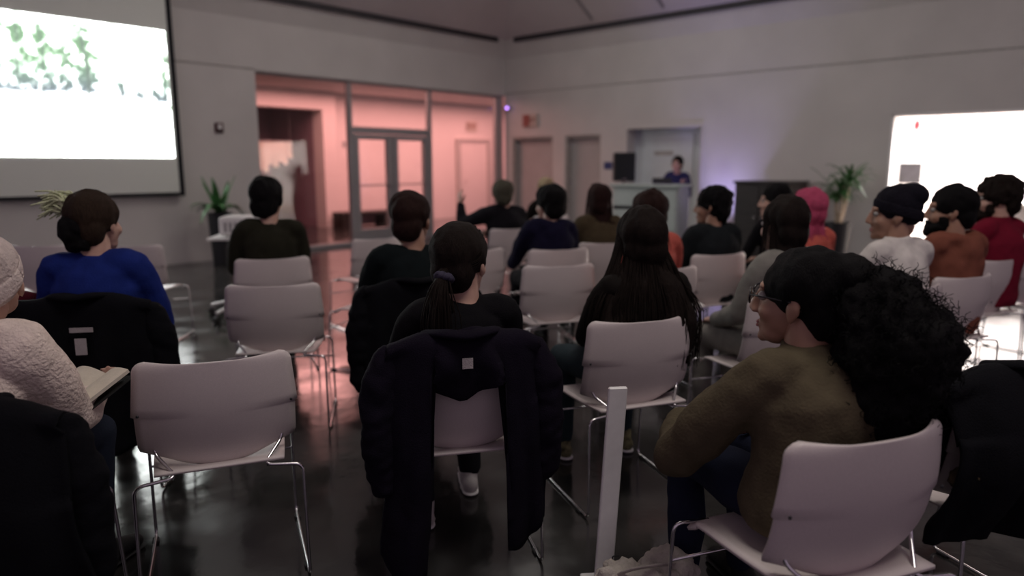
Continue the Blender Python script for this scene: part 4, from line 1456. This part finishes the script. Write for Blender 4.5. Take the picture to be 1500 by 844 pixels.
person(*off(c10, .06, 0, -4), 'dark-haired man in a charcoal jacket left of the cabinet', 'charcoal_jacket', [curly('black_hair', .010)], yaw=40, arms=('lap', 'lap'), seed=23, bulk=.02, face=True, top_name='jacket', skin_m='skin_mid')
person(*c22, 'dark-haired person in profile before the tall cabinet', 'black_cotton', [short_hair('black_hair', .005, .006)], yaw=45, arms=('lap', 'lap'), seed=24, face=True, top_name='top')
person(*off(c11, .08, 0, 10), 'woman with shoulder-length dark hair in a grey sweater', 'grey_sweater', [long_hair('dark_brown_hair', .30, .03, .03, 100)], yaw=-4, arms=('lap', 'lap'), legs='grey_trousers', shoes='white_shoe', seed=25, bulk=.02, face=True)
person(*c23, 'person with bright pink hair and pink top', 'coral_top', [long_hair('pink_hair', .32, .02, .03, 80)], yaw=-10, arms=('lap', 'lap'), seed=26, top_name='top')
person(*off(c16, .05), 'man in a white shirt and black beanie facing left', 'white_shirt', [beanie('beanie', .01, .03)], yaw=52, arms=('lap', 'lap'), seed=27, bulk=.015, face=True, collar=True, skin_m='skin_mid', top_name='shirt', scale=1.03)
person(*off(c12, .07), 'bearded dark-haired man in a rust hoodie', 'rust_hoodie', [short_hair('black_hair', .004, .008)], yaw=48, arms=('lap', 'lap'), seed=28, bulk=.02, hood=True, face=True, beard='black_hair', skin_m='skin_mid', top_name='hoodie', scale=1.03)
person(*off(c13, .14), 'curly-haired bearded man in a red sweater at the right edge', 'red_sweater', [curly('dark_brown_hair', .016)], yaw=50, arms=('lap', 'lap'), seed=29, bulk=.015, face=True, beard='dark_brown_hair', collar=True, scale=1.06)
# presenter behind the lectern
pp = Vector((LX + .62, LY - .12, 0)) - Vector((CAM.x, CAM.y, 0))
person(pp.dot(RT), pp.dot(FW), 0, 'presenter in a dark top behind the lectern, lit purple', 'navy_top', [short_hair('dark_brown_hair', .004, .004)], yaw=0, pitch=-10, stand=True, arms=('stand', 'stand'), seed=30, face=True, scale=.97)
for o in [o for o in COL.objects if o.get('label', '').startswith('presenter')]:
    o.rotation_euler = (0, 0, R(90 + 12))

# ------------------------------------------------------------------ coats and loose things
draped_coat(-1.84, 2.95, 10, 'black coat with two pale tags on the chair of the person in blue', 'black_coat', .29, .40, lambda s: .18 + .10 * s, top=.87, seed=2,
            patches=((.03, .77, .045, .010, -.352), (.025, .70, .022, .035, -.358)))
draped_coat(-.165, 2.34, 14, 'dark purple coat hung open over the chair of the ponytailed woman', 'purple_coat', .265, .29,
            lambda s: (.66 + .2 * abs(s + .02) if abs(s + .02) < .38 else (.06 if s < 0 else .14) + .05 * math.cos(s * 6)), top=.86, seed=3, spread=.45,
            patches=((.0, .80, .018, .018, -.345),))
draped_coat(-1.42, 1.70, -4, 'black coat hanging over the reader\'s chair at the left edge', 'black_coat', .31, .46, lambda s: .03 if s < .2 else .03 + .2 * (s - .2), top=.84, seed=4, bulge=.05)
draped_coat(-.46, 3.45, 14, 'black coat over the chair of the man beside the aisle', 'black_coat', .27, .30, lambda s: .25, top=.86, seed=6)
co = draped_coat(1.47, 1.93, 19, 'black padded coat with fuzzy trim on the chair at the right edge', 'black_coat', .36, .38, lambda s: .40 - .04 * s, top=.87, seed=8, bulge=.06, sleeves=False)
V, F = remesh(*join(ell((-.30, -.33, .62), (.045, .03, .035)), ell((-.26, -.36, .64), (.04, .02, .03))), .008, 1)
V, F = ruffle(V, F, .006, 120, 3)
obj('fur_trim', V, F, 'tan_fleece', parent=co, smooth=True)
# open book held by the reader
bk = empty('book', place(-1.44, 2.24, .68), turn(-30)); tag(bk, 'open book with cream pages held by the reader', 'book')
def page(s):
    return thicken(*grid(10, 6, lambda u, v: (s * u * .17, (v - .5) * .25, .025 * math.sin(PI * u * .8) + u * .01)), -.012 * s)
for s in (-1, 1):
    obj('page_block', *page(s), 'paper', parent=bk, smooth=False)
obj('cover', *thicken(*grid(20, 4, lambda u, v: ((u - .5) * .35, (v - .5) * .26, -.012 + .02 * abs(math.sin(PI * (u - .5) * .8)))), .003), 'dark_shoe', parent=bk)
bk.rotation_euler = (R(26), R(-8), turn(-34))

# white upright board on a small foot
bd = empty('upright_board', place(.318, 2.26), turn(6)); tag(bd, 'narrow white board standing upright on the floor', 'board')
V, F = box(-.032, .032, -.009, .009, .012, .72, .004)
V[:, 0] += .065 * (V[:, 2] - .012) / .72 * .55
obj('board', V, F, 'white_plastic', parent=bd)
obj('foot', *box(-.07, .07, -.06, .06, 0, .014, .004), 'white_plastic', parent=bd)
obj('clip', *tube(rounded([(.052, -.012, .115), (.028, -.013, .115), (.028, -.013, .09), (.052, -.012, .09)], .006, 3), .0022, 6), 'black_plastic', parent=bd)

# fluffy bag on the floor
V, F = remesh(*join(ell((0, 0, .12), (.17, .11, .12)), ell((.10, .03, .16), (.10, .09, .10)), ell((-.09, -.02, .15), (.09, .08, .09))), .010, 2)
V, F = ruffle(V, F, .012, 40, 5); V, F = ruffle(V, F, .006, 120, 6)
V[:, 2] = np.maximum(V[:, 2], .001)
fb = empty('fluffy_bag', place(.40, 2.0), turn(10)); tag(fb, 'pale fluffy bag on the floor beside the white board', 'bag')
obj('bag_body', V, F, 'cream_fur', parent=fb, smooth=True)
obj('strap', *tube(catmull([(-.1, 0, .2), (-.05, -.05, .255), (.06, -.05, .26), (.11, 0, .22)], 5), [(.012, .004)] * 3, 8), 'cream_fur', parent=fb, smooth=True)

# dark red jacket on the chair below the screen
draped_coat(-2.47, 3.2, 6, 'dark red jacket on a chair at the far left', 'wine_coat', .27, .30, lambda s: .3, top=.86, seed=9)
cr = chair(-2.47, 3.2, 6, 'cream chair under the dark red jacket at the far left')
